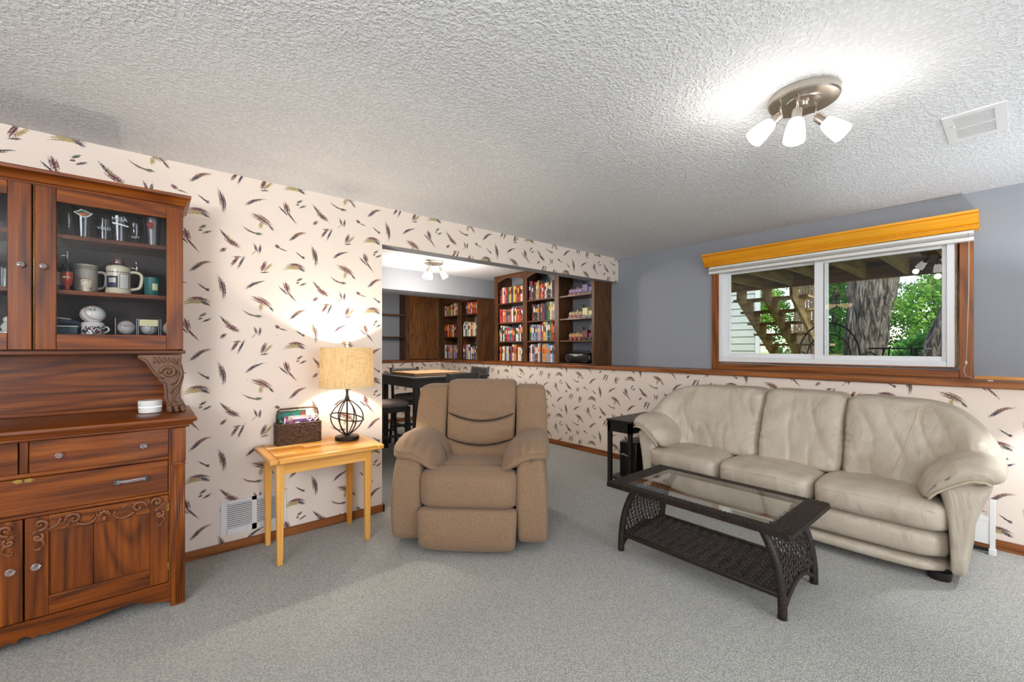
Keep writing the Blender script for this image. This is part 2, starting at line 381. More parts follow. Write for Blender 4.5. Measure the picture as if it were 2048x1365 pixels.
        if sub:
            sd = o.modifiers.new('subdivision', 'SUBSURF'); sd.levels = sub; sd.render_levels = sub
        if kind: o['kind'] = kind
        return o
def thing(name, label, cat, loc=(0, 0, 0), rotz=0, group=None):
    o = bpy.data.objects.new(name, None); COL.objects.link(o); o.empty_display_size = .05
    o.matrix_basis = Matrix.Translation(loc) @ Matrix.Rotation(rotz, 4, 'Z')
    o['label'] = label; o['category'] = cat
    if group: o['group'] = group
    return o
def tag(o, label, cat, group=None):
    o['label'] = label; o['category'] = cat
    if group: o['group'] = group
    return o
def struct(o): o['kind'] = 'structure'; return o
def bx(name, m, parent, *a, bevel=0, world=True, **k): return MB().box(*a).obj(name, m, parent, bevel=bevel, world=world, **k)
def copy_tree(root, loc, rotz, label=None):
    r = root.copy(); COL.objects.link(r); r.matrix_basis = Matrix.Translation(loc) @ Matrix.Rotation(rotz, 4, 'Z')
    if label: r['label'] = label
    def rec(src, dst):
        for ch in list(src.children):
            c = ch.copy(); COL.objects.link(c); c.parent = dst; rec(ch, c)
    rec(root, r); return r
def text(name, body, size, M, m, parent, ext=.0004, sphere=None):
    cu = bpy.data.curves.new(name, 'FONT'); cu.body = body; cu.size = size; cu.extrude = ext; cu.align_x = 'CENTER'; cu.align_y = 'CENTER'
    t = bpy.data.objects.new('tmp', cu); COL.objects.link(t); dg = bpy.context.evaluated_depsgraph_get()
    me = bpy.data.meshes.new_from_object(t.evaluated_get(dg)); bpy.data.objects.remove(t); me.name = name
    me.transform(M); me.materials.clear(); me.materials.append(MATS[m])
    if sphere:
        cx, cy, cz, r = sphere
        for v in me.vertices:
            d = Vector(v.co)-Vector((cx, cy, cz)); dd = r*r-d.y*d.y-d.z*d.z
            v.co.x = cx+math.sqrt(max(dd, 0))+.0006
    o = bpy.data.objects.new(name, me); COL.objects.link(o)
    if parent: o.parent = parent; me.transform(wmat(parent).inverted())
    return o
FX = Matrix(((0, 0, 1, 0), (1, 0, 0, 0), (0, 1, 0, 0), (0, 0, 0, 1)))   # text facing +x, reading along +y
FY = Matrix(((1, 0, 0, 0), (0, 0, -1, 0), (0, 1, 0, 0), (0, 0, 0, 1)))  # text facing -y

# ================================================================== the room shell
XL, YK, YU, ZC, XB, XK = -3.112, 3.974, 4.30, 2.30, -6.93, -6.68
struct(MB().box(XB-.1, 2.6, -3.2, YU+.15, -.1, 0).obj('floor', 'carpet'))
struct(MB().box(XB-.1, 2.6, -3.2, YU+.15, ZC, ZC+.1).obj('ceiling', 'ceiling_texture'))
struct(MB().box(XL-.145, XL, -3.2, 1.346, 0, ZC).obj('wall_left', 'wallpaper_left'))
wh = struct(MB().box(XL-.145, XL-.002, 1.346, YU, 2.019, ZC).obj('wall_header', 'blue_wall'))
MB().box(XL-.002, XL, 1.346, YU, 2.019, ZC).obj('wallpaper', 'wallpaper_left', wh)
struct(MB().box(XK, 2.5, YK, YU, 0, .985).obj('wall_window_lower', 'wallpaper_window'))
m = MB(); wx0, wx1, wz0, wz1 = -1.945, -.268, 1.085, 2.06
m.box(XB, wx0, YU, YU+.15, 0, ZC).box(wx1, 2.5, YU, YU+.15, 0, ZC).box(wx0, wx1, YU, YU+.15, 0, wz0).box(wx0, wx1, YU, YU+.15, wz1, ZC)
struct(m.obj('wall_window', 'blue_wall'))
struct(MB().box(2.5, 2.6, -3.2, YU+.15, 0, ZC).obj('wall_right', 'blue_wall'))
struct(MB().box(XB, 2.5, -3.2, -3.1, 0, ZC).obj('wall_rear', 'blue_wall'))
struct(MB().box(XB-.1, XB, -3.1, YU+.15, 0, ZC).obj('wall_back', 'blue_wall'))
struct(MB().box(XB, XK, .3, YU, 0, .985).obj('wall_back_lower', 'wallpaper_back'))
struct(MB().box(XB, XL-.145, .2, .3, 0, ZC).obj('wall_alcove', 'blue_wall'))
struct(MB().box(-5.88, -5.40, .3, YU, 2.015, ZC).obj('wall_soffit', 'blue_wall'))
# ledge caps and baseboards
pr = [(3.944, .992), (3.944, 1.016), (3.950, 1.026), (YU, 1.026), (YU, .985), (3.956, .985)]
struct(MB().prism(pr, 'x', XK+.03, 2.5).obj('trim_1', 'oak_trim_x'))
struct(MB().prism([(-6.648, .992), (-6.648, 1.016), (-6.654, 1.026), (XB, 1.026), (XB, .985), (-6.66, .985)], 'y', .3, 3.955).obj('trim_2', 'oak_trim_y'))
struct(MB().box(-.20, 2.5, YU-.022, YU, 1.026, 1.046).obj('trim_3', 'pine_x'))
m = MB().box(XL, XL+.015, -3.1, 1.361, 0, .056).box(XL-.16, XL+.015, 1.346, 1.361, 0, .056)
struct(m.obj('baseboard_left', 'oak_trim_y', bevel=.003))
struct(MB().box(XK+.015, 2.5, YK-.015, YK, 0, .062).obj('baseboard_window', 'oak_trim_x', bevel=.003))
struct(MB().box(XK, XK+.015, .3, YK, 0, .062).obj('baseboard_back', 'oak_trim_y', bevel=.003))

# ------------------------------------------------------------------ the window
win = thing('window_1', '', '', (-1.09, YU, 1.026)); del win['label']; del win['category']; win['kind'] = 'structure'
def frame_box(x0, x1, z0, z1, w, y0, y1, wb=None, wt=None, wr=None):
    wb = wb or w; wt = wt or w; wr = wr or w
    return MB().box(x0, x0+w, y0, y1, z0, z1).box(x1-wr, x1, y0, y1, z0, z1).box(x0+w, x1-wr, y0, y1, z0, z0+wb).box(x0+w, x1-wr, y0, y1, z1-wt, z1)
MB().box(-1.982, -1.915, YU-.022, YU, 1.026, 2.05).obj('casing', 'oak_trim_z', win, bevel=.004, world=True)
MB().box(-.272, -.205, YU-.022, YU, 1.026, 2.05).obj('casing', 'oak_trim_z', win, bevel=.004, world=True)
MB().box(-1.915, -.272, YU-.022, YU, 1.026, 1.080).obj('casing', 'oak_trim_x', win, bevel=.004, world=True)
MB().box(-1.915, -.272, YU-.022, YU, 2.0, 2.05).obj('casing', 'oak_trim_x', win, bevel=.004, world=True)
frame_box(-1.932, -.281, 1.092, 2.045, .010, YU-.018, YU+.10).obj('jamb_liner', 'oak_trim_x', win, world=True)
frame_box(-1.922, -.290, 1.094, 2.04, .045, YU-.012, YU+.10).obj('window_frame', 'vinyl', win, bevel=.004, world=True)
frame_box(-1.882, -1.04, 1.132, 2.00, .050, YU+.045, YU+.075, wr=.085).obj('sash', 'vinyl', win, bevel=.003, world=True)
frame_box(-1.128, -.330, 1.132, 2.00, .074, YU+.012, YU+.040, wb=.042, wt=.055, wr=.030).obj('sash', 'vinyl', win, bevel=.003, world=True)
bx('pane', 'pane_glass', win, -1.835, -1.12, YU+.058, YU+.061, 1.18, 1.952)
bx('pane', 'pane_glass', win, -1.056, -.358, YU+.024, YU+.027, 1.172, 1.947)
MB().box(-1.060, -1.056, YU+.008, YU+.014, 1.174, 1.946).obj('weather_strip', 'vent_dark', win, world=True)
bx('latch', 'white_trim', win, -1.20, -1.135, YU+.034, YU+.046, 1.955, 1.972)

# valance
val = thing('wooden_valance', 'bright honey-yellow pine crown valance across the top of the window', 'valance', (-1.10, YU, 2.03))
pr = [(4.300, 2.033), (4.222, 2.033), (4.218, 2.036), (4.222, 2.044), (4.212, 2.050), (4.212, 2.064), (4.218, 2.068), (4.200, 2.085), (4.182, 2.108), (4.174, 2.128), (4.180, 2.132), (4.170, 2.138), (4.168, 2.152), (4.182, 2.155), (4.300, 2.155)]
MB().prism(pr, 'x', -2.03, -.177).obj('crown_board', 'valance_x', val, world=True)
m = MB()
for i in range(150):
    x = -2.025+i*1.843/149
    m.tube([(x-.006, 4.2105, 2.052), (x+.006, 4.2105, 2.063)], .0042, 5)
m.obj('rope_moulding', 'valance_x', val, True, world=True, kind='stuff')
# raised blind
bl = thing('window_blind', 'white slatted blind raised and stacked tight under the yellow valance', 'blind', (-1.09, 4.25, 1.96))
bx('headrail', 'white_metal', bl, -1.986, -.201, 4.225, 4.275, 2.008, 2.029, bevel=.002)
for k in range(6):
    bx('slat', 'white_metal', bl, -1.984, -.203, 4.224, 4.274, 1.990+k*.003, 1.9915+k*.003)
bx('bottom_rail', 'white_metal', bl, -1.987, -.200, 4.222, 4.276, 1.960, 1.986, bevel=.003)
MB().tube([(-.222, 4.22, 2.01), (-.226, 4.262, 1.6), (-.238, 4.268, 1.135)], .0018, 6).obj('lift_cord', 'white_metal', bl, True, world=True)
MB().lathe([(.002, 1.150), (.004, 1.146), (.007, 1.128), (.003, 1.122)], -.238, 4.267, 10).obj('cord_tassel', 'white_metal', bl, True, world=True)
MB().tube([(-.238, 4.267, 1.122), (-.246, 4.266, 1.10), (-.248, 4.264, 1.07), (-.238, 4.262, 1.045), (-.215, 4.255, 1.034), (-.195, 4.24, 1.029)], .0016, 6).obj('lift_cord', 'white_metal', bl, True, world=True)
tag(MB().box(-.132, -.108, 4.03, 4.045, 1.026, 1.034).obj('plastic_clip', 'white_trim', bevel=.002), 'tiny white plastic clip lying on the oak ledge right of the window', 'clip')

# ------------------------------------------------------------------ ceiling vent and floor grille
v = thing('ceiling_vent', 'white rectangular louvred vent in the ceiling near the window', 'vent', (-.135, 2.99, ZC))
x0, x1, y0, y1 = -.237, -.037, 2.805, 3.175
ym = (y0+y1)/2
MB().box(x0, x1, y0, y0+.035, ZC-.006, ZC).box(x0, x1, y1-.045, y1, ZC-.006, ZC).box(x0, x0+.033, y0+.035, y1-.045, ZC-.006, ZC).box(x1-.036, x1, y0+.035, y1-.045, ZC-.006, ZC).box(x0+.033, x1-.036, ym-.006, ym+.006, ZC-.006, ZC).obj('vent_frame', 'white_trim', v, world=True)
MB().box(x0+.03, x1-.03, y0+.03, y1-.04, ZC-.0015, ZC-.0005).obj('backing', 'vent_dark', v, world=True)
m = MB()
for i in range(24):
    y = y0+.038+i*.01205
    if abs(y+.003-ym) < .010: continue
    m.box(x0+.033, x1-.036, y, y+.0045, ZC-.0055, ZC-.002)
m.obj('louver_slats', 'white_trim', v, world=True, kind='stuff')
bx('damper_lever', 'white_trim', v, x0+.03, x0+.036, 2.93, 2.945, ZC-.014, ZC-.004)
g = thing('wall_grille', 'white metal return-air grille low on the patterned wall behind the side table', 'grille', (XL, .5, .1))
y0, y1, z0, z1 = .331, .688, .100, .303
MB().box(XL, XL+.008, y0, y0+.032, z0, z1).box(XL, XL+.008, y1-.032, y1, z0, z1).box(XL, XL+.008, y0+.03, y1-.03, z0, z0+.036).box(XL, XL+.008, y0+.03, y1-.03, z1-.020, z1).box(XL, XL+.008, .494, .520, z0, z1).obj('grille_frame', 'white_trim', g, world=True)
MB().box(XL+.0005, XL+.001, y0+.02, y1-.02, z0+.03, z1-.015).obj('backing', 'vent_dark', g, world=True)
m = MB()
for i in range(12):
    z = z0+.038+i*.0122
    for a, b_ in ((y0+.032, .494), (.520, y1-.032)):
        m.prism([(XL+.001, z+.007), (XL+.007, z), (XL+.008, z+.001), (XL+.002, z+.008)], 'y', a, b_) if False else m._mk(
            [(XL+.001, a, z+.0062), (XL+.0075, a, z), (XL+.0085, a, z+.001), (XL+.002, a, z+.0072), (XL+.001, b_, z+.0062), (XL+.0075, b_, z), (XL+.0085, b_, z+.001), (XL+.002, b_, z+.0072)],
            [(0, 1, 2, 3), (4, 7, 6, 5), (0, 4, 5, 1), (1, 5, 6, 2), (2, 6, 7, 3), (3, 7, 4, 0)])
m.obj('louver_slats', 'white_trim', g, world=True, kind='stuff')

# ------------------------------------------------------------------ ceiling fixtures
def fixture(loc, label, lit, r, heads, power, rad=.03):
    t = thing('ceiling_light', label, 'ceiling light', loc)
    M = t.matrix_basis
    MB().lathe([(r*.97, 0), (r, -.004), (r, -.028), (r*.96, -.034), (r*.5, -.030), (r*.48, -.034), (.022, -.036), (.020, -.050), (.006, -.055), (.001, -.055)], 0, 0, 40).obj('canopy_plate', 'nickel', t, True, ang=30)
    for (a, rr, tilt, ta) in heads:
        px, py = rr*math.cos(a), rr*math.sin(a)
        d = Vector((math.cos(ta)*math.sin(tilt), math.sin(ta)*math.sin(tilt), -math.cos(tilt)))
        p0 = Vector((px, py, -.03)); p1 = Vector((px, py, -.070-(.022 if tilt < .25 else 0)))
        arm = MB().tube([p0, p1], .005, 8).tube([p1, p1+d*.02], .004, 8).obj('swivel_arm', 'nickel', t, True)
        R = d.to_track_quat('Z', 'Y').to_matrix().to_4x4(); Q = Matrix.Translation(p1) @ R
        MB().lathe([(.006, 0), (.017, .004), (.019, .012), (.019, .046), (.0225, .048), (.0225, .056)], 0, 0, 20, Q).obj('socket', 'nickel', arm, True, ang=30)
        MB().lathe([(.024, .050), (.0285, .062), (.0335, .085), (.037, .110), (.039, .139), (.036, .141), (.034, .11), (.031, .085), (.026, .06)], 0, 0, 24, Q, cap=False).lathe([(.0365, .134), (.0005, .135)], 0, 0, 24, Q, cap=False).obj('glass_shade', lit, arm, True)
        if power:
            L = M @ (p1+d*.185)
            light('shade_bulb', 'POINT', L, power, (1, .94, .86), radius=rad)
    return t
R_ = math.radians
fixture((-.587, 2.098, ZC), 'round brushed-nickel ceiling light with three lit frosted shades, in the main room', 'shade_lit', .128,
        [(R_(215), .085, R_(48), R_(215)), (R_(272), .085, R_(12), R_(262)), (R_(75), .085, R_(42), R_(10))], 2.0)
fixture((-4.68, 2.69, ZC), 'round nickel ceiling light with three lit shades above the tall table in the alcove', 'shade_lit_far', .115,
        [(R_(200), .08, R_(25), R_(200)), (R_(300), .08, R_(12), R_(300)), (R_(80), .08, R_(30), R_(60))], 5)
light('alcove_fill', 'POINT', (-4.68, 2.69, 1.78), 40, (1, .90, .80), radius=.08)  # bare point light added under the fixture to brighten the alcove

# hanging lamp in the open room behind the camera (seen reflected in the window glass)
t = thing('hanging_lamp', 'two-bowl hanging lamp with lit amber glass, seen only mirrored in the window', 'lamp', (-2.40, -2.0, ZC))
MB().lathe([(.06, 0), (.06, -.02), (.01, -.03)], 0, 0, 20).tube([(0, 0, -.02), (0, 0, -.16)], .008, 8).tube([(-.14, 0, -.16), (.14, 0, -.16)], .008, 8).obj('stem', 'bronze', t, True, ang=30)
for s_ in (-1, 1):
    MB().lathe([(.02, -.27), (.07, -.255), (.11, -.23), (.135, -.19), (.13, -.19), (.10, -.23), (.03, -.262)], .14*s_, 0, 24, cap=False).obj('glass_bowl', 'amber_lit', t, True)
# floor lamp just past the right edge of the frame, beside the sofa
t = thing('floor_lamp', 'slim bronze floor lamp with open white shade, beyond the right end of the sofa', 'lamp', (.36, 3.60, 0))
MB().lathe([(.13, 0), (.13, .012), (.03, .02), (.012, .03), (.012, 1.10), (.004, 1.12)], 0, 0, 24).obj('pole', 'bronze', t, True, ang=30)
MB().lathe([(.15, 1.06), (.13, 1.30), (.127, 1.30), (.147, 1.06)], 0, 0, 28, cap=False).obj('lamp_shade', 'burlap', t, True)
light('floor_lamp_bulb', 'POINT', (.36, 3.60, 1.20), 32, (.93, .96, 1), radius=.02)

# ================================================================== the carved wooden hutch
CY = -.39
cab = thing('display_hutch', 'tall reddish-brown carved wooden hutch with glazed upper doors on the left wall', 'cabinet', (-2.87, CY, 0))
def cb(name, m_, x0, x1, y0, y1, z0, z1, bevel=.003, par=None): return bx(name, m_, par or cab, x0, x1, y0, y1, z0, z1, bevel=bevel)
def mir(y0, y1): return 2*CY-y1, 2*CY-y0
XFc = -2.63
# base carcass
m = MB(); m.box(-3.105, -2.66, .060, .132, .01, .853).box(-3.105, -2.66, *mir(.060, .132), .01, .853)
m.box(-3.105, -3.09, *mir(-.84-.0, .06)[::1], .05, .853) if False else m.box(-3.105, -3.09, -.84, .06, .05, .853)
m.box(-3.09, XFc-.03, -.84, .06, .10, .118)
m.obj('carcass', 'cab_wood_z', cab, world=True)
for k in (0, 1):
    f = (lambda a, b: (a, b)) if k == 0 else mir
    p = cb('corner_post', 'cab_wood_z', -2.70, -2.618, *f(.080, .135), 0, .684)
    m = MB()
    for q in range(4):
        yy = .098+q*.0095; a, b_ = f(yy, yy+.0058); m.tube([(-2.6185, (a+b_)/2, .012), (-2.6185, (a+b_)/2, .672)], .0034, 6)
    m.obj('fluting', 'cab_wood_z', p, True, world=True)
    cb('corner_block', 'cab_wood_z', -2.70, -2.602, *f(.084, .137), .690, .853)
    cb('corner_block', 'cab_wood_z', -2.70, -2.606, *f(.084, .135), .676, .690)
    cb('stile', 'cab_wood_z', -2.68, XFc, *f(.073, .086), .03, .853, 0)
cb('rail', 'cab_wood_y', -2.68, XFc+.002, -.853, .073, .703, .721)
cb('rail', 'cab_wood_y', -2.68, XFc+.002, -.853, .073, .537, .551)
cb('muntin', 'cab_wood_z', -2.68, XFc+.002, -.403, -.377, .721, .853)
ap = [(.082, .115), (.082, .020), (.04, .034), (-.002, .040), (-.03, .055), (-.058, .064), (-.125, .060), (-.244, .043), (-.33, .041), (-.351, .046), (-.365, .038), (-.378, .050), (-.39, .054)]
ap = ap+[(2*CY-y, z) for y, z in ap[::-1][1:]]
MB().prism(ap, 'x', -2.66, XFc+.001).obj('apron', 'cab_wood_y', cab, world=True)
def bowed(y0, y1, z0, z1, amp):
    n = 16; pts = []
    for i in range(n+1):
        u = i/n; pts.append((XFc+.006+amp*math.sin(PI*u)**2, y0+(y1-y0)*u))
    return MB().prism([(-2.70, y0)]+pts+[(-2.70, y1)], 'z', z0, z1)
def crystal(par, x, y, z, r=.013):
    M = Matrix.Translation((x, y, z)) @ Matrix.Rotation(PI/2, 4, 'Y')
    o = MB().lathe([(.004, -.012), (.005, 0), (r*.7, .003), (r, .010), (r*.96, .016), (r*.55, .021), (.002, .022)], 0, 0, 8, M).obj('knob', 'crystal', par, world=True)
    return o
for k in (0, 1):
    f = (lambda a, b: (a, b)) if k == 0 else mir
    d = bowed(*f(-.374, .071), .723, .851, .010).obj('drawer', 'cab_wood_y', cab, True, world=True, ang=30)
    for yy in ((-.288, -.018) if k == 0 else (2*CY+.288, 2*CY+.018)): crystal(d, XFc+.012, yy, .786)
d = cb('drawer', 'cab_wood_y', -2.70, XFc+.004, -.851, .071, .553, .701)
for s_ in (1, -1):
    yc = CY+s_*.33
    h = MB()
    for e in (-.048, .048):
        M = Matrix.Translation((XFc+.004, yc+e, .633)) @ Matrix.Rotation(PI/2, 4, 'Y')
        h.lathe([(.012, 0), (.014, .006), (.010, .014), (.011, .022), (.002, .026)], 0, 0, 8, M)
    h.tube([(XFc+.022, yc-.048, .633), (XFc+.026, yc, .633), (XFc+.022, yc+.048, .633)], .0065, 6)
    h.obj('bar_pull', 'crystal', d, world=True)
m = MB()
m.prism([(CY-.032, .695), (CY-.018, .703), (CY, .698), (CY+.018, .703), (CY+.032, .695), (CY+.018, .685), (CY, .689), (CY-.018, .685)], 'x', XFc+.004, XFc+.008)
m.obj('escutcheon', 'brass', d, world=True)
MB().tube([(XFc+.007, CY, .694), (XFc+.010, CY, .694)], .0035, 8).obj('keyhole', 'black_plastic', d, True, world=True)
# carved scrollwork
def spiral(m, x, y, z, r, turns=1.2, a0=0, hand=1, t0=.0075, t1=.003, ball=True):
    pts = []; rs = []; n = 18
    for i in range(n):
        u = i/(n-1); a = R_(a0)+hand*u*turns*2*PI; rr = r*(1-u)*.9+r*.12
        pts.append((x, y+rr*math.cos(a), z+rr*math.sin(a))); rs.append(t1+(t0-t1)*math.sin(PI*min(1, .25+u*.7)))
    m.tube(pts, rs, 7)
    if ball: m.ball((x, y+r*.12*math.cos(a), z+r*.12*math.sin(a)), t0*.9, 8, 6)
def comma(m, x, y0, z0, y1, z1, bend, t0=.007, t1=.0015):
    pts = []; rs = []; n = 9; dy, dz = y1-y0, z1-z0
    for i in range(n):
        u = i/(n-1); b_ = bend*4*u*(1-u); pts.append((x, y0+dy*u-dz*b_, z0+dz*u+dy*b_)); rs.append(t0+(t1-t0)*u)
    m.tube(pts, rs, 7); m.ball(pts[0], t0*1.15, 8, 6)
XC = XFc+.008
def door_carving(f, hand):
    m = MB()
    S = lambda y, *a, **k: spiral(m, XC, f(y), *a, **k)
    Cm = lambda y0, z0, y1, z1, bend, *a: comma(m, XC, f(y0), z0, f(y1), z1, bend*hand, *a)
    aa = lambda a: a if hand > 0 else 180-a
    S(-.343, .503, .024, a0=aa(250), hand=hand); Cm(-.285, .512, -.335, .482, .25); Cm(-.300, .498, -.262, .515, -.3, .005)
    S(-.245, .503, .027, a0=aa(200), hand=-hand); Cm(-.232, .478, -.172, .512, -.35, .008); Cm(-.262, .484, -.288, .474, .2, .006)
    for i, an in enumerate((25, 57, 90, 123, 155)):
        c_, s2 = math.cos(R_(an)), math.sin(R_(an))
        m.tube([(XC, f(-.150+.006*c_), .490+.006*s2), (XC+.002, f(-.150+.024*c_), .490+.028*s2)], [.003, .0075], 7)
    m.ball((XC, f(-.150), .480), .009, 10, 8, (1, 1, 1.5))
    Cm(-.185, .500, -.205, .486, .2, .005); Cm(-.118, .500, -.10, .486, -.2, .005)
    S(-.035, .503, .028, a0=aa(-20), hand=hand); Cm(-.055, .480, -.125, .498, .3, .008); Cm(-.085, .515, -.058, .520, .3, .005)
    Cm(-.004, .488, .004, .516, .2, .005); S(.030, .512, .020, a0=aa(200), hand=-hand); Cm(.056, .500, .014, .490, .25, .006); Cm(.015, .520, .000, .522, .3, .004)
    for yy in (-.350, .040):
        m.box(XFc, XC+.001, *sorted((f(yy-.028), f(yy+.028))), .474, .479)
        S(yy, .452, .017, a0=aa(60), hand=-hand); Cm(yy+.010, .440, yy-.004, .405, .4, .007); Cm(yy+.006, .402, yy-.010, .418, .4, .005); Cm(yy-.012, .470, yy+.010, .474, .3, .004)
    return m
for k in (0, 1):
    f = (lambda a, b: (a, b)) if k == 0 else mir
    fy = (lambda y: y) if k == 0 else (lambda y: 2*CY-y)
    XD = XFc+.004
    d = cb('door', 'cab_wood_z', -2.66, -2.648, *f(-.386, .071), .122, .534, 0)
    cb('door_stile', 'cab_wood_z', -2.66, XD, *f(-.387, -.320), .120, .535, .002, d)
    cb('door_stile', 'cab_wood_z', -2.66, XD, *f(.005, .071), .120, .535, .002, d)
    cb('door_rail', 'cab_wood_y', -2.66, XD, *f(-.320, .005), .465, .535, .002, d)
    cb('door_rail', 'cab_wood_y', -2.66, XD, *f(-.320, .005), .120, .197, .002, d)
    cb('door_panel', 'cab_wood_z', -2.652, -2.640, *f(-.320, -.187), .19, .47, .001, d)
    cb('door_panel', 'cab_wood_z', -2.652, -2.638, *f(-.185, .005), .19, .47, .001, d)
    door_carving(fy, 1 if k == 0 else -1).obj('carved_scrollwork', 'carved_wood', d, True, world=True)
    crystal(d, XD, fy(-.355), .335, .0155)
    for z in (.18, .46): cb('hinge', 'brass', XD-.002, XD+.002, *f(.068, .074), z, z+.035, 0, d)
# counter top with moulding
def ring_prism(prof, y0, y1):
    # front run with returned ends: profile in (x, z), ends mitred by the same offset
    m = MB(); n = len(prof); xs = [p[0] for p in prof]; base = -2.63
    def P(i, e):
        x, z = prof[i]; o = max(x-base, 0); return (x, (y1+o) if e else (y0-o), z)
    vs = []
    for i in range(n):
        o = max(xs[i]-base, 0)
        vs += [(-3.105, y0-o, prof[i][1]), (xs[i], y0-o, prof[i][1]), (xs[i], y1+o, prof[i][1]), (-3.105, y1+o, prof[i][1])]
    fs = []
    for i in range(n-1):
        for j in range(4): fs.append((4*i+j, 4*i+(j+1) % 4, 4*(i+1)+(j+1) % 4, 4*(i+1)+j))
    fs += [(0, 1, 2, 3), (4*(n-1), 4*(n-1)+3, 4*(n-1)+2, 4*(n-1)+1)]
    m._mk(vs, fs); return m
ring_prism([(-2.612, .853), (-2.606, .858), (-2.606, .866), (-2.596, .870), (-2.590, .880), (-2.581, .884), (-2.577, .892), (-2.580, .902), (-2.586, .905)], -.915, .128).obj('counter_top', 'cab_wood_y', cab, True, world=True, ang=30)
cb('back_panel', 'cab_wood_y', -3.105, -3.07, -.905, .125, .905, 1.225)
cb('back_moulding', 'cab_wood_y', -3.07, -3.055, -.88, .10, .905, .925)
# carved lion-paw brackets
bo = [(-.040, 1.204), (-.043, 1.190), (-.036, 1.178), (-.024, 1.180), (-.013, 1.177), (.000, 1.150), (.012, 1.118), (.024, 1.098), (.037, 1.088), (.033, 1.076), (.040, 1.066), (.056, 1.062), (.060, 1.020), (.060, .978), (.070, .950), (.073, .905), (.150, .905), (.148, .935), (.136, .962), (.127, .975), (.126, 1.010), (.130, 1.040), (.140, 1.080), (.141, 1.110), (.135, 1.140), (.130, 1.160), (.132, 1.204)]
for k in (0, 1):
    fy = (lambda y: y) if k == 0 else (lambda y: 2*CY-y); hd = 1 if k == 0 else -1
    b_ = MB().prism([(fy(y), z) for y, z in bo], 'x', -2.862, -2.815).obj('carved_bracket', 'bracket_wood', cab, bevel=.004, world=True)
    m = MB(); X = -2.812
    aa = (lambda a: a) if k == 0 else (lambda a: 180-a)
    spiral(m, X, fy(.078), 1.112, .034, 1.5, aa(190), -hd, .009, .004)
    m.tube([(X, fy(y), z) for y, z in ((-.036, 1.186), (-.010, 1.170), (.008, 1.132), (.024, 1.104), (.040, 1.086), (.060, 1.080))], [.006, .007, .006, .006, .006, .004], 7)
    m.tube([(X, fy(y), z) for y, z in ((.100, 1.160), (.124, 1.140), (.132, 1.100), (.118, 1.055), (.098, 1.030), (.088, 1.000))], [.004, .007, .009, .008, .006, .003], 7)
    m.tube([(X, fy(y), z) for y, z in ((.112, 1.120), (.118, 1.090), (.104, 1.060), (.086, 1.045))], [.003, .006, .006, .003], 7)
    m.tube([(X, fy(y), z) for y, z in ((.122, 1.040), (.116, 1.010), (.098, .990), (.096, .965), (.112, .955))], [.003, .006, .006, .005, .003], 7)
    m.tube([(X, fy(y), z) for y, z in ((.045, 1.062), (.062, 1.056), (.066, 1.020), (.066, .980), (.078, .955), (.094, .950))], [.004, .006, .007, .007, .007, .004], 7)
    for q in range(6): m.tube([(X, fy(.02+q*.019), 1.192-.002*q), (X, fy(.026+q*.019), 1.172), (X, fy(.020+q*.018), 1.158)], [.003, .0065, .002], 7)
    for q in range(3): m.ball((X+.004, fy(.082+q*.026), .926), .015, 12, 8, (1.35, .85, 1.3))
    for q in range(3): m.ball((X+.016, fy(.084+q*.027), .916), .0115, 10, 8, (1.3, .9, .95))
    m.obj('relief_scrolls', 'bracket_wood', b_, True, world=True)
# upper case
XU = -2.80
m = MB()
for a, b_ in ((.112, .134), mir(.112, .134)): m.box(-3.105, XU-.02, a, b_, 1.222, 1.96)
m.box(-3.105, -3.095, -.89, .112, 1.222, 1.96).box(-3.105, XU-.02, -.915, .135, 1.222, 1.300).box(-3.105, XU-.02, -.915, .135, 1.94, 1.99)
m.box(-3.095, XU-.022, CY-.006, CY+.006, 1.30, 1.94)
m.obj('upper_case', 'hutch_inside_shaded', cab, world=True)
cb('side_panel', 'cab_wood_z', -3.105, XU-.019, .134, .137, 1.222, 1.96, 0)
cb('bottom_ledge', 'cab_wood_y', -3.105, XU+.012, -.925, .145, 1.206, 1.224)
for z in (1.741, 1.484):
    cb('shelf', 'cab_wood_y', -3.09, -2.842, CY+.006, .112, z, z+.020, .002); cb('shelf', 'cab_wood_y', -3.09, -2.842, -.89, CY-.006, z, z+.020, .002)
for k in (0, 1):
    f = (lambda a, b: (a, b)) if k == 0 else mir
    fy = (lambda y: y) if k == 0 else (lambda y: 2*CY-y)
    d = cb('glazed_door', 'cab_wood_z', XU-.02, XU, *f(-.388, -.317), 1.228, 1.960)
    cb('door_stile', 'cab_wood_z', XU-.02, XU, *f(.069, .135), 1.228, 1.960, .002, d)
    cb('door_rail', 'cab_wood_y', XU-.02, XU, *f(-.317, .069), 1.897, 1.960, .002, d)
    cb('door_rail', 'cab_wood_y', XU-.02, XU, *f(-.317, .069), 1.228, 1.300, .002, d)
    cb('pane', 'cabinet_glass', XU-.012, XU-.009, *f(-.319, .071), 1.298, 1.899, 0, d)
    crystal(d, XU, fy(-.357), 1.597)
m = MB().box(XU-.01, XU+.003, CY+.003, CY+.007, 1.23, 1.958)
for i in range(80): m.ball((XU+.003, CY+.005, 1.235+i*.0091), .0028, 6, 4)
m.obj('beaded_astragal', 'brass', cab, True, world=True, kind='stuff')
m = ring_prism([(-2.625, 1.956), (-2.622, 1.964), (-2.612, 1.968), (-2.604, 1.984), (-2.586, 1.996), (-2.576, 2.000), (-2.574, 2.012), (-2.578, 2.016)], -.915, .137)
for v_ in m.bm.verts:
    if v_.co.x > -3: v_.co.x -= .17
    v_.co.y = CY+(v_.co.y-CY)*1.0
    if v_.co.y > .14: v_.co.y = .137+(v_.co.y-.137)*.55
m.obj('crown_moulding', 'cab_wood_y', cab, True, world=True, ang=30)

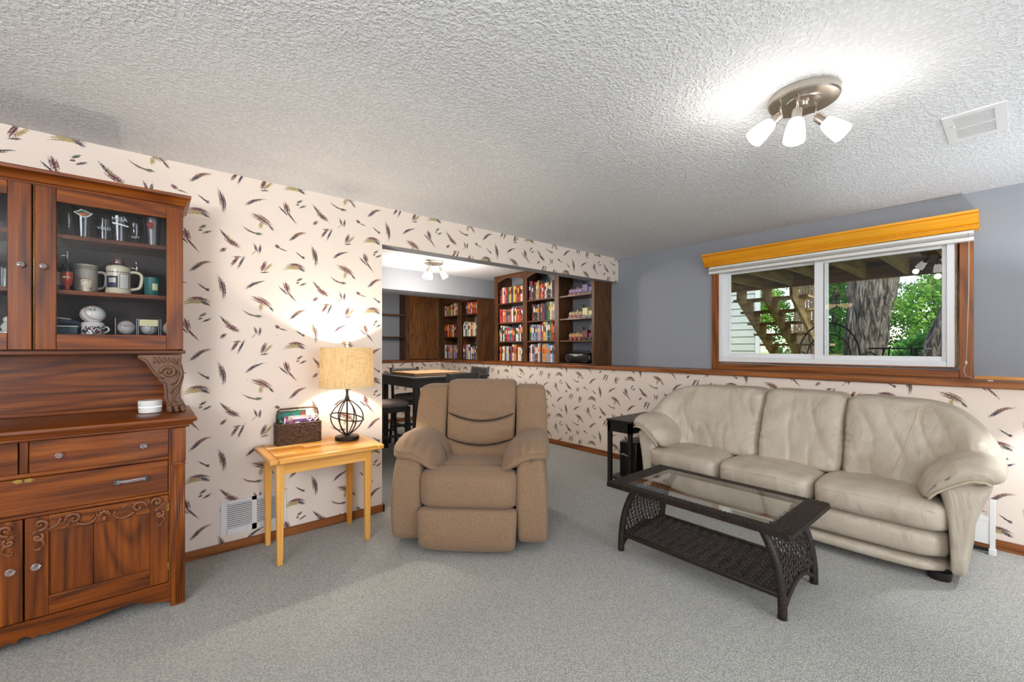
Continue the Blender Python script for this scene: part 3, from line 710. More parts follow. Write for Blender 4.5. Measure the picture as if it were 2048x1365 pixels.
# ------------------------------------------------------------------ what stands in the hutch
def pint(y, x, z, rt, rb, hh, mt, label, kind='glass'):
    t = thing('pint_glass', label, kind, (x, y, z), 0, 'glassware on the top shelf of the hutch')
    MB().lathe([(rb*.9, .0008), (rb, .004), (rt, hh), (rt-.0022, hh), (rb-.003, .012), (.002, .010)], 0, 0, 28).obj('glass_body', mt, t, True, ang=35)
    return t
XG = -2.915
pint(-.300, -3.00, 1.762, .034, .024, .125, 'cup_glass', 'clear tumbler at the left end of the top hutch shelf')
t = pint(-.238, XG, 1.762, .044, .031, .150, 'cup_glass', 'clear pint glass printed with a red and green wavy oval badge')
def badge(par, cy, cz, x, pts, m_, nm='printed_badge', cyl=None):
    m = MB(); m.prism([(cy+a, cz+b) for a, b in pts], 'x', x, x+.0006); return m.obj(nm, m_, par, world=True)
el = lambda a, b, n=20: [(a*math.cos(2*PI*i/n), b*math.sin(2*PI*i/n)) for i in range(n)]
badge(t, -.238, 1.876, XG+.0405, [(-.033, .002), (-.018, .010), (-.006, .020), (.006, .012), (.033, .004), (.022, -.010), (.004, -.020), (-.014, -.011)], 'white_mark')
badge(t, -.238, 1.876, XG+.0412, [(-.028, .002), (-.014, .008), (-.005, .016), (.006, .009), (.028, .003), (.018, -.008), (.004, -.016), (-.012, -.008)], 'green_mark')
badge(t, -.238, 1.873, XG+.0419, [(-.022, .002), (.0, .006), (.022, .002), (.012, -.006), (.0, -.010), (-.012, -.005)], 'orange_mark')
t = pint(-.170, -2.985, 1.762, .036, .027, .120, 'cup_glass', 'short clear glass with pale lettering, behind two pint glasses')
text('printed_lettering', 'WILD', .020, Matrix.Translation((-2.949, -.170, 1.832)) @ FX, 'white_mark', t)
t = pint(-.110, XG, 1.762, .042, .031, .145, 'cup_glass', 'clear pint glass with white letters MESA over a swoosh')
text('printed_lettering', 'MESA', .024, Matrix.Translation((XG+.040, -.110, 1.872)) @ FX, 'white_mark', t)
badge(t, -.108, 1.850, XG+.0395, [(-.030, .006), (.0, .002), (.032, -.006), (.030, -.012), (.0, -.005), (-.026, -.004)], 'white_mark')
t = pint(-.052, -2.985, 1.762, .030, .024, .125, 'cup_glass', 'narrow clear glass with small slanted white lettering')
text('printed_lettering', 'INFT', .016, Matrix.Translation((-2.956, -.052, 1.808)) @ FX, 'white_mark', t)
t = pint(.018, XG, 1.762, .040, .029, .145, 'frost_glass', 'frosted pint glass with a red crest and upright letters')
badge(t, .006, 1.865, XG+.0395, el(.014, .017), 'red_mark'); badge(t, .006, 1.865, XG+.0402, el(.009, .003), 'frost_glass')
for q, ch in enumerate('NCA'): text('printed_lettering', ch, .013, Matrix.Translation((XG+.036, .026, 1.880-q*.013)) @ FX, 'red_mark', t)
# middle shelf
zS = 1.504
t = thing('nutcracker', 'small bottle-shaped figure with glowing orange glass body and black top', 'bottle', (-2.90, -.294, zS))
MB().lathe([(.018, 0), (.019, .004), (.008, .010), (.007, .018), (.017, .034), (.0205, .060), (.0205, .092)], 0, 0, 24).obj('glass_body', 'orange_glass', t, True, ang=40)
MB().lathe([(.0207, .090), (.0207, .104), (.014, .124), (.006, .134), (.006, .150)], 0, 0, 24).obj('black_collar', 'black_plastic', t, True, ang=40)
MB().lathe([(.0025, .15), (.005, .156), (.005, .170), (.008, .172), (.002, .176)], 0, 0, 16).ball((0, 0, .184), .007, 12, 8).tube([(0, -.035, .166), (0, 0, .168)], .004, 8).obj('chrome_lever', 'chrome', t, True)
MB().box(.0195, .0215, -.012, .012, .060, .068).obj('label_band', 'cream', t)
t = thing('dark_bottle', 'dark faceted bottle half hidden behind the hutch door stile', 'bottle', (-2.94, -.338, zS))
MB().lathe([(.026, 0), (.028, .006), (.026, .05), (.022, .11), (.010, .13), (.010, .15)], 0, 0, 10).obj('bottle_body', 'black_plastic', t)
MB().lathe([(.0275, .03), (.0265, .09)], 0, 0, 20, cap=False).obj('paper_label', 'mug_grey', t)
def handle(cx, cy, z0, z1, out, r, m_, par, sy=1):
    pts = [(cx, cy, z1), (cx, cy+sy*out*.6, z1+.002), (cx, cy+sy*out, z1-.012), (cx, cy+sy*out, (z0+z1)/2), (cx, cy+sy*out*.8, z0+.008), (cx, cy+sy*out*.1, z0-.002)]
    P = [Vector(p) for p in pts]; Q = []
    for i in range(len(P)-1):
        a = P[max(i-1, 0)]; b_ = P[i]; c_ = P[i+1]; d_ = P[min(i+2, len(P)-1)]
        for u in (0, .33, .66): Q.append(.5*((2*b_)+(-a+c_)*u+(2*a-5*b_+4*c_-d_)*u*u+(-a+3*b_-3*c_+d_)*u**3))
    Q.append(P[-1]); return MB().tube(Q, r, 8).obj('handle', m_, par, True)
t = thing('ceramic_mug', 'large grey ceramic beer mug with dark bands, beside the orange bottle', 'mug', (-2.985, -.238, zS))
MB().lathe([(.038, 0), (.044, .004), (.044, .135), (.046, .138), (.046, .142), (.042, .142), (.040, .02), (.002, .015)], 0, 0, 32).obj('mug_body', 'mug_grey', t, True, ang=35)
for z in (.118, .012): MB().lathe([(.0447, z), (.0447, z+.003)], 0, 0, 32, cap=False).obj('painted_band', 'gold_line', t, True)
text('printed_lettering', 'World Series', .012, Matrix.Translation((-2.9395, -.242, zS+.129)) @ FX, 'black_mark', t)
text('printed_lettering', 'Twins', .022, Matrix.Translation((-2.9405, -.246, zS+.070)) @ FX, 'red_mark', t)
handle(0, .040, .03, .11, .034, .007, 'mug_grey', t)
t = thing('egg_cup', 'tiny cream ceramic cup with dotted pattern in front of the grey mug', 'cup', (-2.872, -.226, zS))
MB().lathe([(.016, 0), (.014, .006), (.016, .022), (.021, .034), (.022, .050), (.019, .058), (.002, .058)], 0, 0, 24).obj('cup_body', 'porcelain', t, True, ang=40)
m = MB()
for i in range(14): a = i*2.4; z = .012+.042*((i*.37) % 1); r = .0165 if z < .03 else .0215; m.ball((r*math.cos(a), r*math.sin(a), z), .002, 6, 4)
m.obj('painted_dots', 'maroon', t, True)
t = thing('beer_stein', 'cream lidded beer stein with blue painted scene and a text panel', 'stein', (-2.920, -.116, zS))
MB().lathe([(.050, 0), (.051, .004), (.048, .010), (.049, .018), (.046, .026), (.045, .115), (.047, .128), (.043, .138), (.002, .138)], 0, 0, 36).obj('stein_body', 'porcelain', t, True, ang=40)
MB().lathe([(.045, .138), (.046, .142), (.035, .150), (.024, .153), (.002, .154)], 0, 0, 30).obj('pewter_lid', 'nickel', t, True, ang=35)
MB().lathe([(.024, .153), (.026, .180), (.024, .184), (.002, .186)], 0, 0, 24).obj('lid_drum', 'cup_glass', t, True, ang=35)
MB().lathe([(.022, .154), (.023, .172), (.002, .173)], 0, 0, 24).obj('lid_inset', 'maroon', t, True, ang=35)
lv = MB().tube([(0, .040, .140), (0, .062, .138), (0, .070, .128), (0, .070, .144), (0, .068, .162)], .004, 8).ball((0, .068, .168), .007, 10, 8); lv.obj('thumb_lever', 'chrome', t, True)
handle(0, .042, .030, .115, .046, .0075, 'porcelain', t)
def curved(par, cx, cy, r, ya, yb, za, zb, m_, nm):
    m = MB(); m.grid(lambda u, v_: (cx+math.sqrt(max(r*r-(ya+(yb-ya)*u-cy)**2, 1e-9)), ya+(yb-ya)*u, za+(zb-za)*v_), 10, 3)
    return m.obj(nm, m_, par, True, world=True)
curved(t, -2.920, -.116, .0466, -.158, -.116, zS+.030, zS+.088, 'navy', 'painted_scene')
curved(t, -2.920, -.116, .0470, -.150, -.124, zS+.055, zS+.078, 'mug_grey', 'painted_scene')
curved(t, -2.920, -.116, .0466, -.110, -.076, zS+.026, zS+.100, 'black_mark', 'text_panel')
curved(t, -2.920, -.116, .0470, -.108, -.078, zS+.028, zS+.098, 'porcelain_white', 'text_panel')
for q in range(6): curved(t, -2.920, -.116, .0474, -.105, -.084-(q % 3)*.004, zS+.036+q*.009, zS+.0385+q*.009, 'mug_grey', 'text_panel')
for q in range(9): curved(t, -2.920, -.116, .0472, -.156+q*.0095, -.150+q*.0095, zS+.106, zS+.110, 'navy', 'painted_border')
t = thing('teal_cup', 'teal ceramic cup with a cream leaf emblem at the right end of the middle shelf', 'cup', (-2.915, .014, zS))
MB().lathe([(.029, 0), (.031, .003), (.032, .096), (.0285, .096), (.028, .01), (.002, .008)], 0, 0, 30).obj('cup_body', 'teal', t, True, ang=35)
curved(t, -2.915, .014, .0326, .014, .036, zS+.030, zS+.064, 'cream', 'printed_badge')
# bottom shelf
zF = 1.302
t = thing('tin_box', 'dark teal and white rectangular tin in the lower left of the glazed door', 'box', (-2.93, -.305, zF))
bx('tin_body', 'teal_dark', t, -2.99, -2.88, -.36, -.258, zF, zF+.034, bevel=.002)
bx('tin_lid', 'white_mark', t, -2.991, -2.879, -.361, -.257, zF+.034, zF+.039, bevel=.001)
t = thing('baseball_glove', 'small dark folded baseball glove lying on the tin box', 'glove', (-2.93, -.300, zF+.039))
m = MB()
for q in range(4): m.tube([(.03-q*.018, -.045, .008+.003*q), (.035-q*.018, -.01, .022+.004*q), (.02-q*.018, .035, .018), (.0-q*.01, .050, .008)], [.007, .011, .011, .006], 8)
m.obj('glove_body', 'navy', t, True)
MB().tube([(.042, -.05, .020), (.044, -.02, .036), (.036, .02, .030)], .004, 6).obj('lacing', 'mug_grey', t, True)
t = thing('lidded_mug', 'white mug shaped with a giant baseball on a maroon and blue collage base', 'mug', (-2.925, -.208, zF))
MB().lathe([(.040, 0), (.043, .003), (.042, .042), (.040, .046), (.002, .046)], 0, 0, 30).obj('mug_body', 'porcelain_white', t, True, ang=35)
rnd = random.Random(3)
m = MB(); m2 = MB()
for q in range(90):
    a = rnd.uniform(-1.4, 1.4); z = rnd.uniform(.004, .038); (m if q % 2 else m2).ball((.0425*math.cos(a), .0425*math.sin(a), z), .0035, 5, 4, (1, 1, 1))
m.obj('printed_collage', 'maroon', t, True); m2.obj('printed_collage', 'navy', t, True)
MB().lathe([(.041, .046), (.043, .050), (.040, .056), (.036, .060)], 0, 0, 30).obj('collar', 'porcelain_white', t, True)
bc = Vector((0, 0, .098)); Rb = .046
MB().ball(bc, Rb, 28, 18, (1.03, 1.03, .92)).obj('ball_lid', 'porcelain_white', t, True)
def seam(m, c, r, rot, th=.0012, sc=(1, 1, 1), n=40):
    for sg in (1, -1):
        pts = []
        for i in range(n+1):
            s_ = i/n*2*PI; a = .44; x = math.cos(s_)*math.cos(a)*0+math.sin(s_)*.9; y = .42*math.cos(2*s_)*0+.32+.10*math.cos(2*s_); z = math.cos(s_)*.9
            p = Vector((x, sg*y, z)).normalized()*(r+.0004); p = rot @ p; pts.append(Vector((p.x*sc[0], p.y*sc[1], p.z*sc[2]))+c)
        m.tube(pts, th, 5, closed=False)
m = MB(); seam(m, bc, Rb, Euler((.5, .3, -.6)).to_matrix(), .0011, (1.03, 1.03, .92)); m.obj('red_stitching', 'red_mark', t, True)
text('printed_lettering', 'MLB', .016, Matrix.Translation((0, 0, 0)) @ Matrix.Translation((-2.88, -.210, zF+.118)) @ FX, 'navy', t, sphere=(-2.925, -.208, zF+.098, .0468))
handle(0, .040, .010, .036, .018, .004, 'porcelain_white', t)
for q, (yy, lab) in enumerate(((-.086, 'clear acrylic cube displaying a white baseball with red script'), (.0, 'clear acrylic cube with a signed baseball and a cream paper card'), (.088, 'clear acrylic cube with a shaded baseball at the far right of the lowest shelf'))):
    t = thing('display_cube', lab, 'display case', (-2.925, yy, zF), 0, 'baseball cubes')
    a = .0405
    MB().box(-a, a, -a, -a+.002, 0, .083).box(-a, a, a-.002, a, 0, .083).box(a-.002, a, -a, a, 0, .083).box(-a, a, -a, a, 0, .002).box(-a, a, -a, a, .081, .083).obj('acrylic_case', 'acrylic', t)
    m = MB()
    for yy2 in (-a, a-.0015): m.box(a-.001, a+.0008, yy2, yy2+.0015, 0, .083)
    m.obj('case_edges', 'white_mark', t, kind='stuff')
    bt = thing('baseball', ['white baseball with red team script in a clear cube', 'signed baseball behind a cream card in its cube', 'plain baseball in the rightmost clear cube'][q], 'baseball', (-2.925, yy, zF+.0385), 0, 'baseballs in cubes')
    MB().ball((0, 0, 0), .0355, 24, 16).obj('ball_leather', 'porcelain_white', bt, True)
    m = MB(); seam(m, Vector((0, 0, 0)), .0355, Euler((.0, .0, PI/2+.1 if q != 1 else .5)).to_matrix(), .0009); m.obj('red_stitching', 'red_mark', bt, True)
    if q == 0: text('printed_lettering', 'Twins', .021, Matrix.Translation((-2.89, yy, zF+.046)) @ FX, 'red_mark', bt, sphere=(-2.925, yy, zF+.0385, .0355))
    if q == 1:
        tag(MB().box(-2.8825, -2.8818, yy-.036, yy+.036, zF+.046, zF+.079).obj('paper_card', 'cream'), 'blank cream paper card stuck on the middle baseball cube', 'card')
# left door, only its edge in view
t = thing('glass_mug', 'clear glass mug at the edge of the left glazed door', 'mug', (-2.92, -.50, 1.504))
MB().lathe([(.034, .001), (.036, .09), (.033, .09), (.030, .01), (.002, .008)], 0, 0, 24).obj('glass_body', 'cup_glass', t, True, ang=35)
handle(0, .035, .02, .07, .022, .005, 'cup_glass', t)
t = thing('figurine', 'small white ceramic figurine on the bottom shelf behind the left door', 'figurine', (-2.91, -.478, zF))
MB().lathe([(.030, 0), (.030, .006), (.018, .012), (.024, .030), (.014, .048), (.002, .050)], 0, 0, 16).ball((0, 0, .060), .016, 14, 10).obj('figurine_body', 'porcelain_white', t, True, ang=40)
pint(-.52, XG, 1.762, .042, .031, .145, 'cup_glass', 'clear pint glass behind the left glazed door of the hutch')
# router
t = thing('wifi_router', 'round white router puck with a thin lit slot on the hutch counter', 'router', (-2.878, .006, .905))
MB().lathe([(.040, .001), (.046, .003), (.0475, .030), (.0465, .031)], 0, 0, 40).obj('lower_shell', 'router_white', t, True, ang=35)
MB().lathe([(.0462, .0310), (.0462, .0335)], 0, 0, 40, cap=False).obj('light_slot', 'led_lit', t, True)
MB().lathe([(.0475, .0335), (.049, .060), (.046, .064), (.002, .0645)], 0, 0, 40).obj('upper_shell', 'router_white', t, True, ang=35)

# ================================================================== side table, lamp, basket
tb = thing('side_table', 'small honey pine side table with tapered legs and a butcher-block top', 'table', (-2.86, .825, 0))
tx0, tx1, ty0, ty1, tz = -3.095, -2.622, .502, 1.150, .620
for x, y in ((-2.722, .570), (-2.722, 1.078), (-3.045, .570), (-3.045, 1.078)):
    a, b_ = .021, .014
    vs = [(x-b_, y-b_, 0), (x+b_, y-b_, 0), (x+b_, y+b_, 0), (x-b_, y+b_, 0), (x-a, y-a, .47), (x+a, y-a, .47), (x+a, y+a, .47), (x-a, y+a, .47), (x-a, y-a, .592), (x+a, y-a, .592), (x+a, y+a, .592), (x-a, y+a, .592)]
    m = MB(); m._mk(vs, [(3, 2, 1, 0), (8, 9, 10, 11)]+[(4*j+i, 4*j+(i+1) % 4, 4*j+4+(i+1) % 4, 4*j+4+i) for j in (0, 1) for i in range(4)])
    m.obj('leg', 'pine_z', tb, bevel=.003, world=True)
for a in ((-2.715, -2.703, .590, 1.058), (-3.060, -3.048, .590, 1.058)): bx('apron', 'pine_y', tb, *a, .515, .592)
for a in ((-3.026, -2.742, .556, .568), (-3.026, -2.742, 1.080, 1.092)): bx('apron', 'pine_x', tb, *a, .515, .592)
for a, mm in (((tx0, tx1, ty0, ty0+.045), 'pine_x'), ((tx0, tx1, ty1-.045, ty1), 'pine_x'), ((tx0, tx0+.03, ty0+.045, ty1-.045), 'pine_y'), ((tx1-.045, tx1, ty0+.045, ty1-.045), 'pine_y')):
    bx('top_edging', mm, tb, *a, .593, tz, bevel=.006)
MATS['pine_pale'] = wood('pine_pale', '#d09a52', '#e8b870', '#f2cc8c', 'y', .9, .35, .4, .3)
MATS['pine_deep'] = wood('pine_deep', '#a8641f', '#c88734', '#dba04c', 'y', .9, .35, .5, .3)
rnd = random.Random(5); rows = 6; rw = (tx1-.045-(tx0+.03))/rows
for r in range(rows):
    cuts = sorted([ty0+.045+rnd.uniform(.1, .2)+(r % 2)*.06, ty0+.045+rnd.uniform(.32, .45)]); e = [ty0+.045]+cuts+[ty1-.045]
    for q in range(3):
        bx('plank', ('pine_y', 'pine_pale', 'pine_deep')[(r+q*2+rnd.randint(0, 1)) % 3], tb, tx0+.03+r*rw+.0004, tx0+.03+(r+1)*rw-.0004, e[q]+.0004, e[q+1]-.0004, .598, tz-.001+rnd.uniform(0, .0006))
# lamp
lx, ly, lz = -2.925, 1.020, .6205
lp = thing('table_lamp', 'lit table lamp with bronze wire-orb base and tan burlap drum shade', 'lamp', (lx, ly, lz))
MB().lathe([(.074, 0), (.077, .003), (.077, .020), (.073, .025), (.012, .030), (.006, .04)], 0, 0, 40).obj('base', 'bronze', lp, True, ang=30)
MB().tube([(0, 0, .02), (0, 0, .30)], .0055, 10).lathe([(.013, .258), (.018, .268), (.014, .276), (.014, .288), (.009, .296), (.009, .345)], 0, 0, 20).obj('stem', 'bronze', lp, True, ang=30)
for q in range(6):
    a = q*PI/3+.25; pts = [(.102*abs(math.sin(PI*u))**.72*math.cos(a), .102*abs(math.sin(PI*u))**.72*math.sin(a), .030+.238*u) for u in [i/28 for i in range(29)]]
    MB().tube(pts, .0042, 6).obj('cage_band', 'bronze', lp, True)
Mr = Matrix.Translation((0, 0, .150)) @ Euler((R_(-9), R_(8), 0)).to_matrix().to_4x4()
MB().tube([Mr @ Vector((.107*math.cos(2*PI*i/40), .107*math.sin(2*PI*i/40), 0)) for i in range(40)], .0042, 6, closed=True).obj('cage_ring', 'bronze', lp, True)
MB().lathe([(.176, .352), (.170, .618)], 0, 0, 64, cap=False, sx=.86).lathe([(.1745, .352), (.1685, .618)], 0, 0, 64, cap=False, sx=.86).obj('lamp_shade', 'burlap', lp, True)
for z, r in ((.352, .1765), (.614, .1705)):
    MB().lathe([(r, z), (r, z+.005), (r-.003, z+.005), (r-.003, z), (r, z)], 0, 0, 64, cap=False, sx=.86).obj('shade_trim', 'cream', lp, True)
MB().tube([(0, .03, .345), (0, .06, .42), (0, .045, .56), (0, 0, .622)], .0022, 6).tube([(0, -.03, .345), (0, -.06, .42), (0, -.045, .56), (0, 0, .622)], .0022, 6).tube([(-.145, 0, .612), (.145, 0, .612)], .0016, 5).tube([(0, -.168, .612), (0, .168, .612)], .0016, 5).obj('harp', 'bronze', lp, True)
MB().lathe([(.004, .62), (.012, .630), (.006, .636), (.013, .645), (.013, .650), (.004, .660)], 0, 0, 16).obj('finial', 'crystal', lp, True)
MB().lathe([(.010, .345), (.012, .375), (.010, .38)], 0, 0, 16).obj('socket', 'brass', lp, True)
MB().ball((0, 0, .430), .028, 16, 12, (1, 1, 1.2)).obj('bulb', 'bulb_lit', lp, True)
light('table_lamp_bulb', 'POINT', (lx, ly, lz+.50), 21, (1, .88, .72), radius=.020)
# basket
bk0x, bk1x, bk0y, bk1y, bz, bh = -3.088, -2.990, .614, .872, .6205, .128
bk = thing('wicker_basket', 'dark brown woven basket with a hoop handle, full of craft supplies, on the side table', 'basket', ((bk0x+bk1x)/2, (bk0y+bk1y)/2, bz))
m = MB(); n = 17; per = []
W_, D_ = bk1y-bk0y, bk1x-bk0x
def perim(s_):
    L = 2*(W_+D_); s_ = s_ % L
    if s_ < W_: return (bk1x, bk0y+s_, 1, 0)
    s_ -= W_
    if s_ < D_: return (bk1x-s_, bk1y, 0, 1)
    s_ -= D_
    if s_ < W_: return (bk0x, bk1y-s_, -1, 0)
    s_ -= W_; return (bk0x+s_, bk0y, 0, -1)
Lp = 2*(W_+D_); NS = 104
for r in range(n):
    z = bz+.004+r*(bh-.008)/(n-1); pts = []
    for i in range(NS):
        x, y, nx_, ny_ = perim(i*Lp/NS); w_ = .0032*math.sin(i*PI/2+(r % 2)*PI+PI/4); pts.append((x+nx_*w_, y+ny_*w_, z+.0006*math.sin(i*.9+r)))
    m.tube(pts, .0046, 5, closed=True, flat=(1, .9))
m.obj('woven_cane', 'basket_cane', bk, True, world=True, kind='stuff')
m = MB()
for i in range(26):
    x, y, nx_, ny_ = perim((i*4+1)*Lp/NS); m.tube([(x, y, bz+.001), (x, y, bz+bh)], .0024, 5)
m.obj('upright_stakes', 'basket_cane', bk, True, world=True, kind='stuff')
bx('basket_bottom', 'basket_cane', bk, bk0x+.002, bk1x-.002, bk0y+.002, bk1y-.002, bz, bz+.006)
m = MB(); m.tube([(perim(i*Lp/60)[0], perim(i*Lp/60)[1], bz+bh+.002) for i in range(60)], .0055, 6, closed=True); m.obj('rim', 'basket_cane', bk, True, world=True)
hc = (bk0x+bk1x)/2
hp = [(hc, bk0y+.004, bz+.115), (hc, bk0y+.006, bz+.19), (hc, bk0y+.012, bz+.214), (hc, bk0y+.026, bz+.222), (hc, (bk0y+bk1y)/2, bz+.224), (hc, bk1y-.026, bz+.222), (hc, bk1y-.012, bz+.214), (hc, bk1y-.006, bz+.19), (hc, bk1y-.004, bz+.115)]
MB().tube(hp, .0058, 8).obj('handle', 'basket_cane', bk, True, world=True)
# contents
t = tag(MB().box(-3.0795, -3.0735, .628, .800, bz+.008, bz+.205).obj('picture_book', 'green_mark'), 'upright green and cream picture book at the back of the basket', 'book')
for a, mm in (((.628, .800, .148, .198), 'green_mark'), ((.632, .700, .160, .190), 'teal'), ((.770, .792, .170, .196), 'red_mark'), ((.712, .760, .155, .192), 'teal')):
    MB().box(-3.0735, -3.0732+.0006*('green_mark', 'teal', 'red_mark').index(mm), a[0], a[1], bz+a[2], bz+a[3]).obj('printed_cover', mm, t)
tag(MB().box(-3.070, -3.060, .690, .855, bz+.008, bz+.172).obj('notepad', 'porcelain_white', bevel=.001), 'white notepad standing in the basket in front of the green book', 'notepad')
tag(MB().box(-3.056, -3.046, .700, .855, bz+.008, bz+.150).obj('notebook', 'purple', bevel=.001), 'purple notebook standing in the basket before the white notepad', 'notebook')
for cy_, mm, lab in ((.645, 'black_plastic', 'black pen cup with white dots at the left of the basket'), (.684, 'purple', 'purple tumbler of markers left of centre in the basket')):
    c_ = thing('pen_cup', lab, 'cup', (-3.020, cy_, bz+.0075))
    MB().lathe([(.014, 0), (.018, .135), (.0165, .135), (.013, .004), (.002, .003)], 0, 0, 18).obj('cup_body', mm, c_, True, ang=35)
    if mm == 'black_plastic':
        m = MB()
        for i in range(40): a = i*2.4; z = .075+.058*((i*.31) % 1); m.ball(((.0145+z*.03)*math.cos(a), (.0145+z*.03)*math.sin(a), z), .002, 6, 4)
        m.obj('painted_dots', 'white_mark', c_)
    for q in range(6):
        a = q*1.05; mm2 = ('navy', 'porcelain_white', 'red_mark', 'tan', 'black_plastic', 'teal')[q] if mm != 'purple' else ('maroon', 'red_mark', 'tan', 'porcelain_white', 'orange_mark', 'purple')[q]
        x_, y_ = -3.020+.006*math.cos(a), cy_+.006*math.sin(a)
        o = MB().tube([(x_, y_, bz+.012), (x_+.011*math.cos(a), y_+.012*math.sin(a), bz+.155+.012*(q % 3))], .0034, 6).obj('marker_pen', mm2, None, True)
        tag(o, ('%s pen standing in the %s cup of the basket' % ({'navy': 'navy', 'porcelain_white': 'white', 'red_mark': 'red', 'tan': 'tan', 'black_plastic': 'black', 'teal': 'teal', 'maroon': 'maroon', 'orange_mark': 'orange', 'purple': 'purple'}[mm2], 'dotted black' if mm != 'purple' else 'purple')), 'pen', 'pens in the basket')
sc_ = thing('scissors', 'scissors with round white loop handles upright in the right of the basket', 'scissors', (-3.015, .825, bz+.01))
for s_, dy in ((-1, -.018), (1, .020)):
    Mh = Matrix.Translation((0, dy, .150))
    MB().tube([Mh @ Vector((0, .016*math.cos(2*PI*i/20), .018*math.sin(2*PI*i/20))) for i in range(20)], .0034, 6, closed=True).obj('finger_loop', 'router_white', sc_, True)
    MB().tube([(0, dy*.9, .132), (0, -dy*.2, .01)], .003, 6).obj('blade', 'chrome', sc_, True)
t = thing('tape_roll', 'black tape roll lying against the front rim of the basket', 'tape', (-3.010, .770, bz+.118))
MB().lathe([(.022, -.008), (.022, .008), (.012, .008), (.012, -.008), (.022, -.008)], 0, 0, 24, Euler((0, R_(70), 0)).to_matrix().to_4x4(), cap=False).obj('tape_ring', 'black_plastic', t, True, ang=35)
t = thing('yarn_ball', 'grey ball of cord in the middle of the basket', 'yarn', (-3.020, .735, bz+.118))
m = MB().ball((0, 0, 0), .019, 16, 10)
for q in range(9): 
    E_ = Euler((q*.7, q*1.1, q*.4)).to_matrix(); m.tube([E_ @ Vector((.0195*math.cos(2*PI*i/18), .0195*math.sin(2*PI*i/18), 0)) for i in range(18)], .0016, 5, closed=True)
m.obj('cord_winding', 'mug_grey', t, True)

# ================================================================== the recliner
rc = thing('recliner', 'overstuffed tan-brown fabric recliner in the middle of the room', 'armchair', (-2.43875, 1.748, 0), math.atan2(.715, .70))
def nz3(p, s_, a): return (mnoise.noise(Vector(p)*s_))*a
def groove(d, w, depth): return -depth*math.exp(-(d/w)**2)
def back_fn(p, u):
    # leaning back; local y grows backwards
    z = p.z; t_ = (z-.42)/.58; lean = .150+.150*t_
    wr = 1-.06*(1-t_)
    x = p.x*wr; y = p.y+lean
    if u.y < .3:
        cx_ = x/.25
        s1 = .700+.058*cx_*cx_; s2 = .532+.050*cx_*cx_
        b_ = 0
        b_ += groove(z-s1, .008, .045); b_ += groove(z-s2, .009, .030)
        puff = 0
        if z > s1: puff = .030*math.sin(PI*min(1, max(0, (z-s1)/(1.01-s1))))
        elif z > s2: puff = .026*math.sin(PI*min(1, max(0, (z-s2)/(s1-s2))))
        else: puff = .022*math.sin(PI*min(1, max(0, (z-.42)/(s2-.42))))
        y -= (b_+puff)*(1-abs(u.x)**6)
        y += nz3((x*1.2, z*3, 1), 6, .006)
    return Vector((x, y, z))
MB().soft(.257, .085, .290, (0, 0, .705), 15, back_fn, 34, 6, 110).obj('back_cushion', 'chenille', rc, True)
for k0, kc in ((.700, .058), (.532, .050)):
    pts = []
    for i in range(21):
        cx_ = -1+i/10; z = k0+kc*cx_*cx_; pts.append((cx_*.242, -.085+.150+.150*(z-.42)/.58+.012, z))
    MB().tube(pts, .0035, 6).obj('seam', 'seam_dark', rc, True)
for s_ in (-1, 1):
    def wing_fn(p, u, s_=s_):
        t_ = (p.z-.45)/.5; y = p.y+.165+.150*t_; x = p.x
        x += s_*(.012*math.sin(PI*min(1, max(0, t_))))
        if u.y < 0: y -= .018*(1-u.x**2)*(1-u.z**4)
        z = p.z-(.030*abs(u.x+s_*-.2)**2.5 if u.z > .6 and s_*u.x > 0 else 0)
        return Vector((x, y+nz3((x, y, z), 5, .005), z))
    MB().soft(.113, .090, .268, (s_*.360, 0, .690), 11, wing_fn, 14, 8, 24).obj('back_wing', 'chenille', rc, True)
def seat_fn(p, u):
    z = p.z+.016*(1-u.x**2)*(1 if u.z > 0 else 0)*(1 if u.y > -.7 else .5); y = p.y
    if u.z > 0: z -= .030*max(0, (p.y+.1)/.4)+(.018*math.exp(-((p.y+.235)/.022)**2)-.012*math.exp(-((p.y+.33)/.06)**2))*min(1, u.z*3)
    if u.y < -.2: y -= .020*math.cos(u.z*PI/2)*(1-abs(u.x)**8)
    x = p.x*(1+.03*max(0, -u.y))
    return Vector((x, y, z+nz3((x, y, z), 7, .006)))
MB().soft(.304, .32, .112, (0, -.105, .364), 6.5, seat_fn, 30, 26, 16).obj('seat_cushion', 'chenille', rc, True)
def foot_fn(p, u):
    return Vector((p.x*(1-.02*(1-u.z)), p.y-.022*math.cos(u.z*PI/2)*(1-abs(u.x)**6)+(.02 if u.z < -.6 else 0)*(-u.z-.6)*2, p.z-.010*math.cos(u.x*1.5)*(1 if u.z < -.5 else 0)+nz3(p, 6, .003)))
MB().soft(.301, .048, .122, (0, -.408, .150), 12, foot_fn, 26, 6, 16).obj('footrest', 'chenille', rc, True)
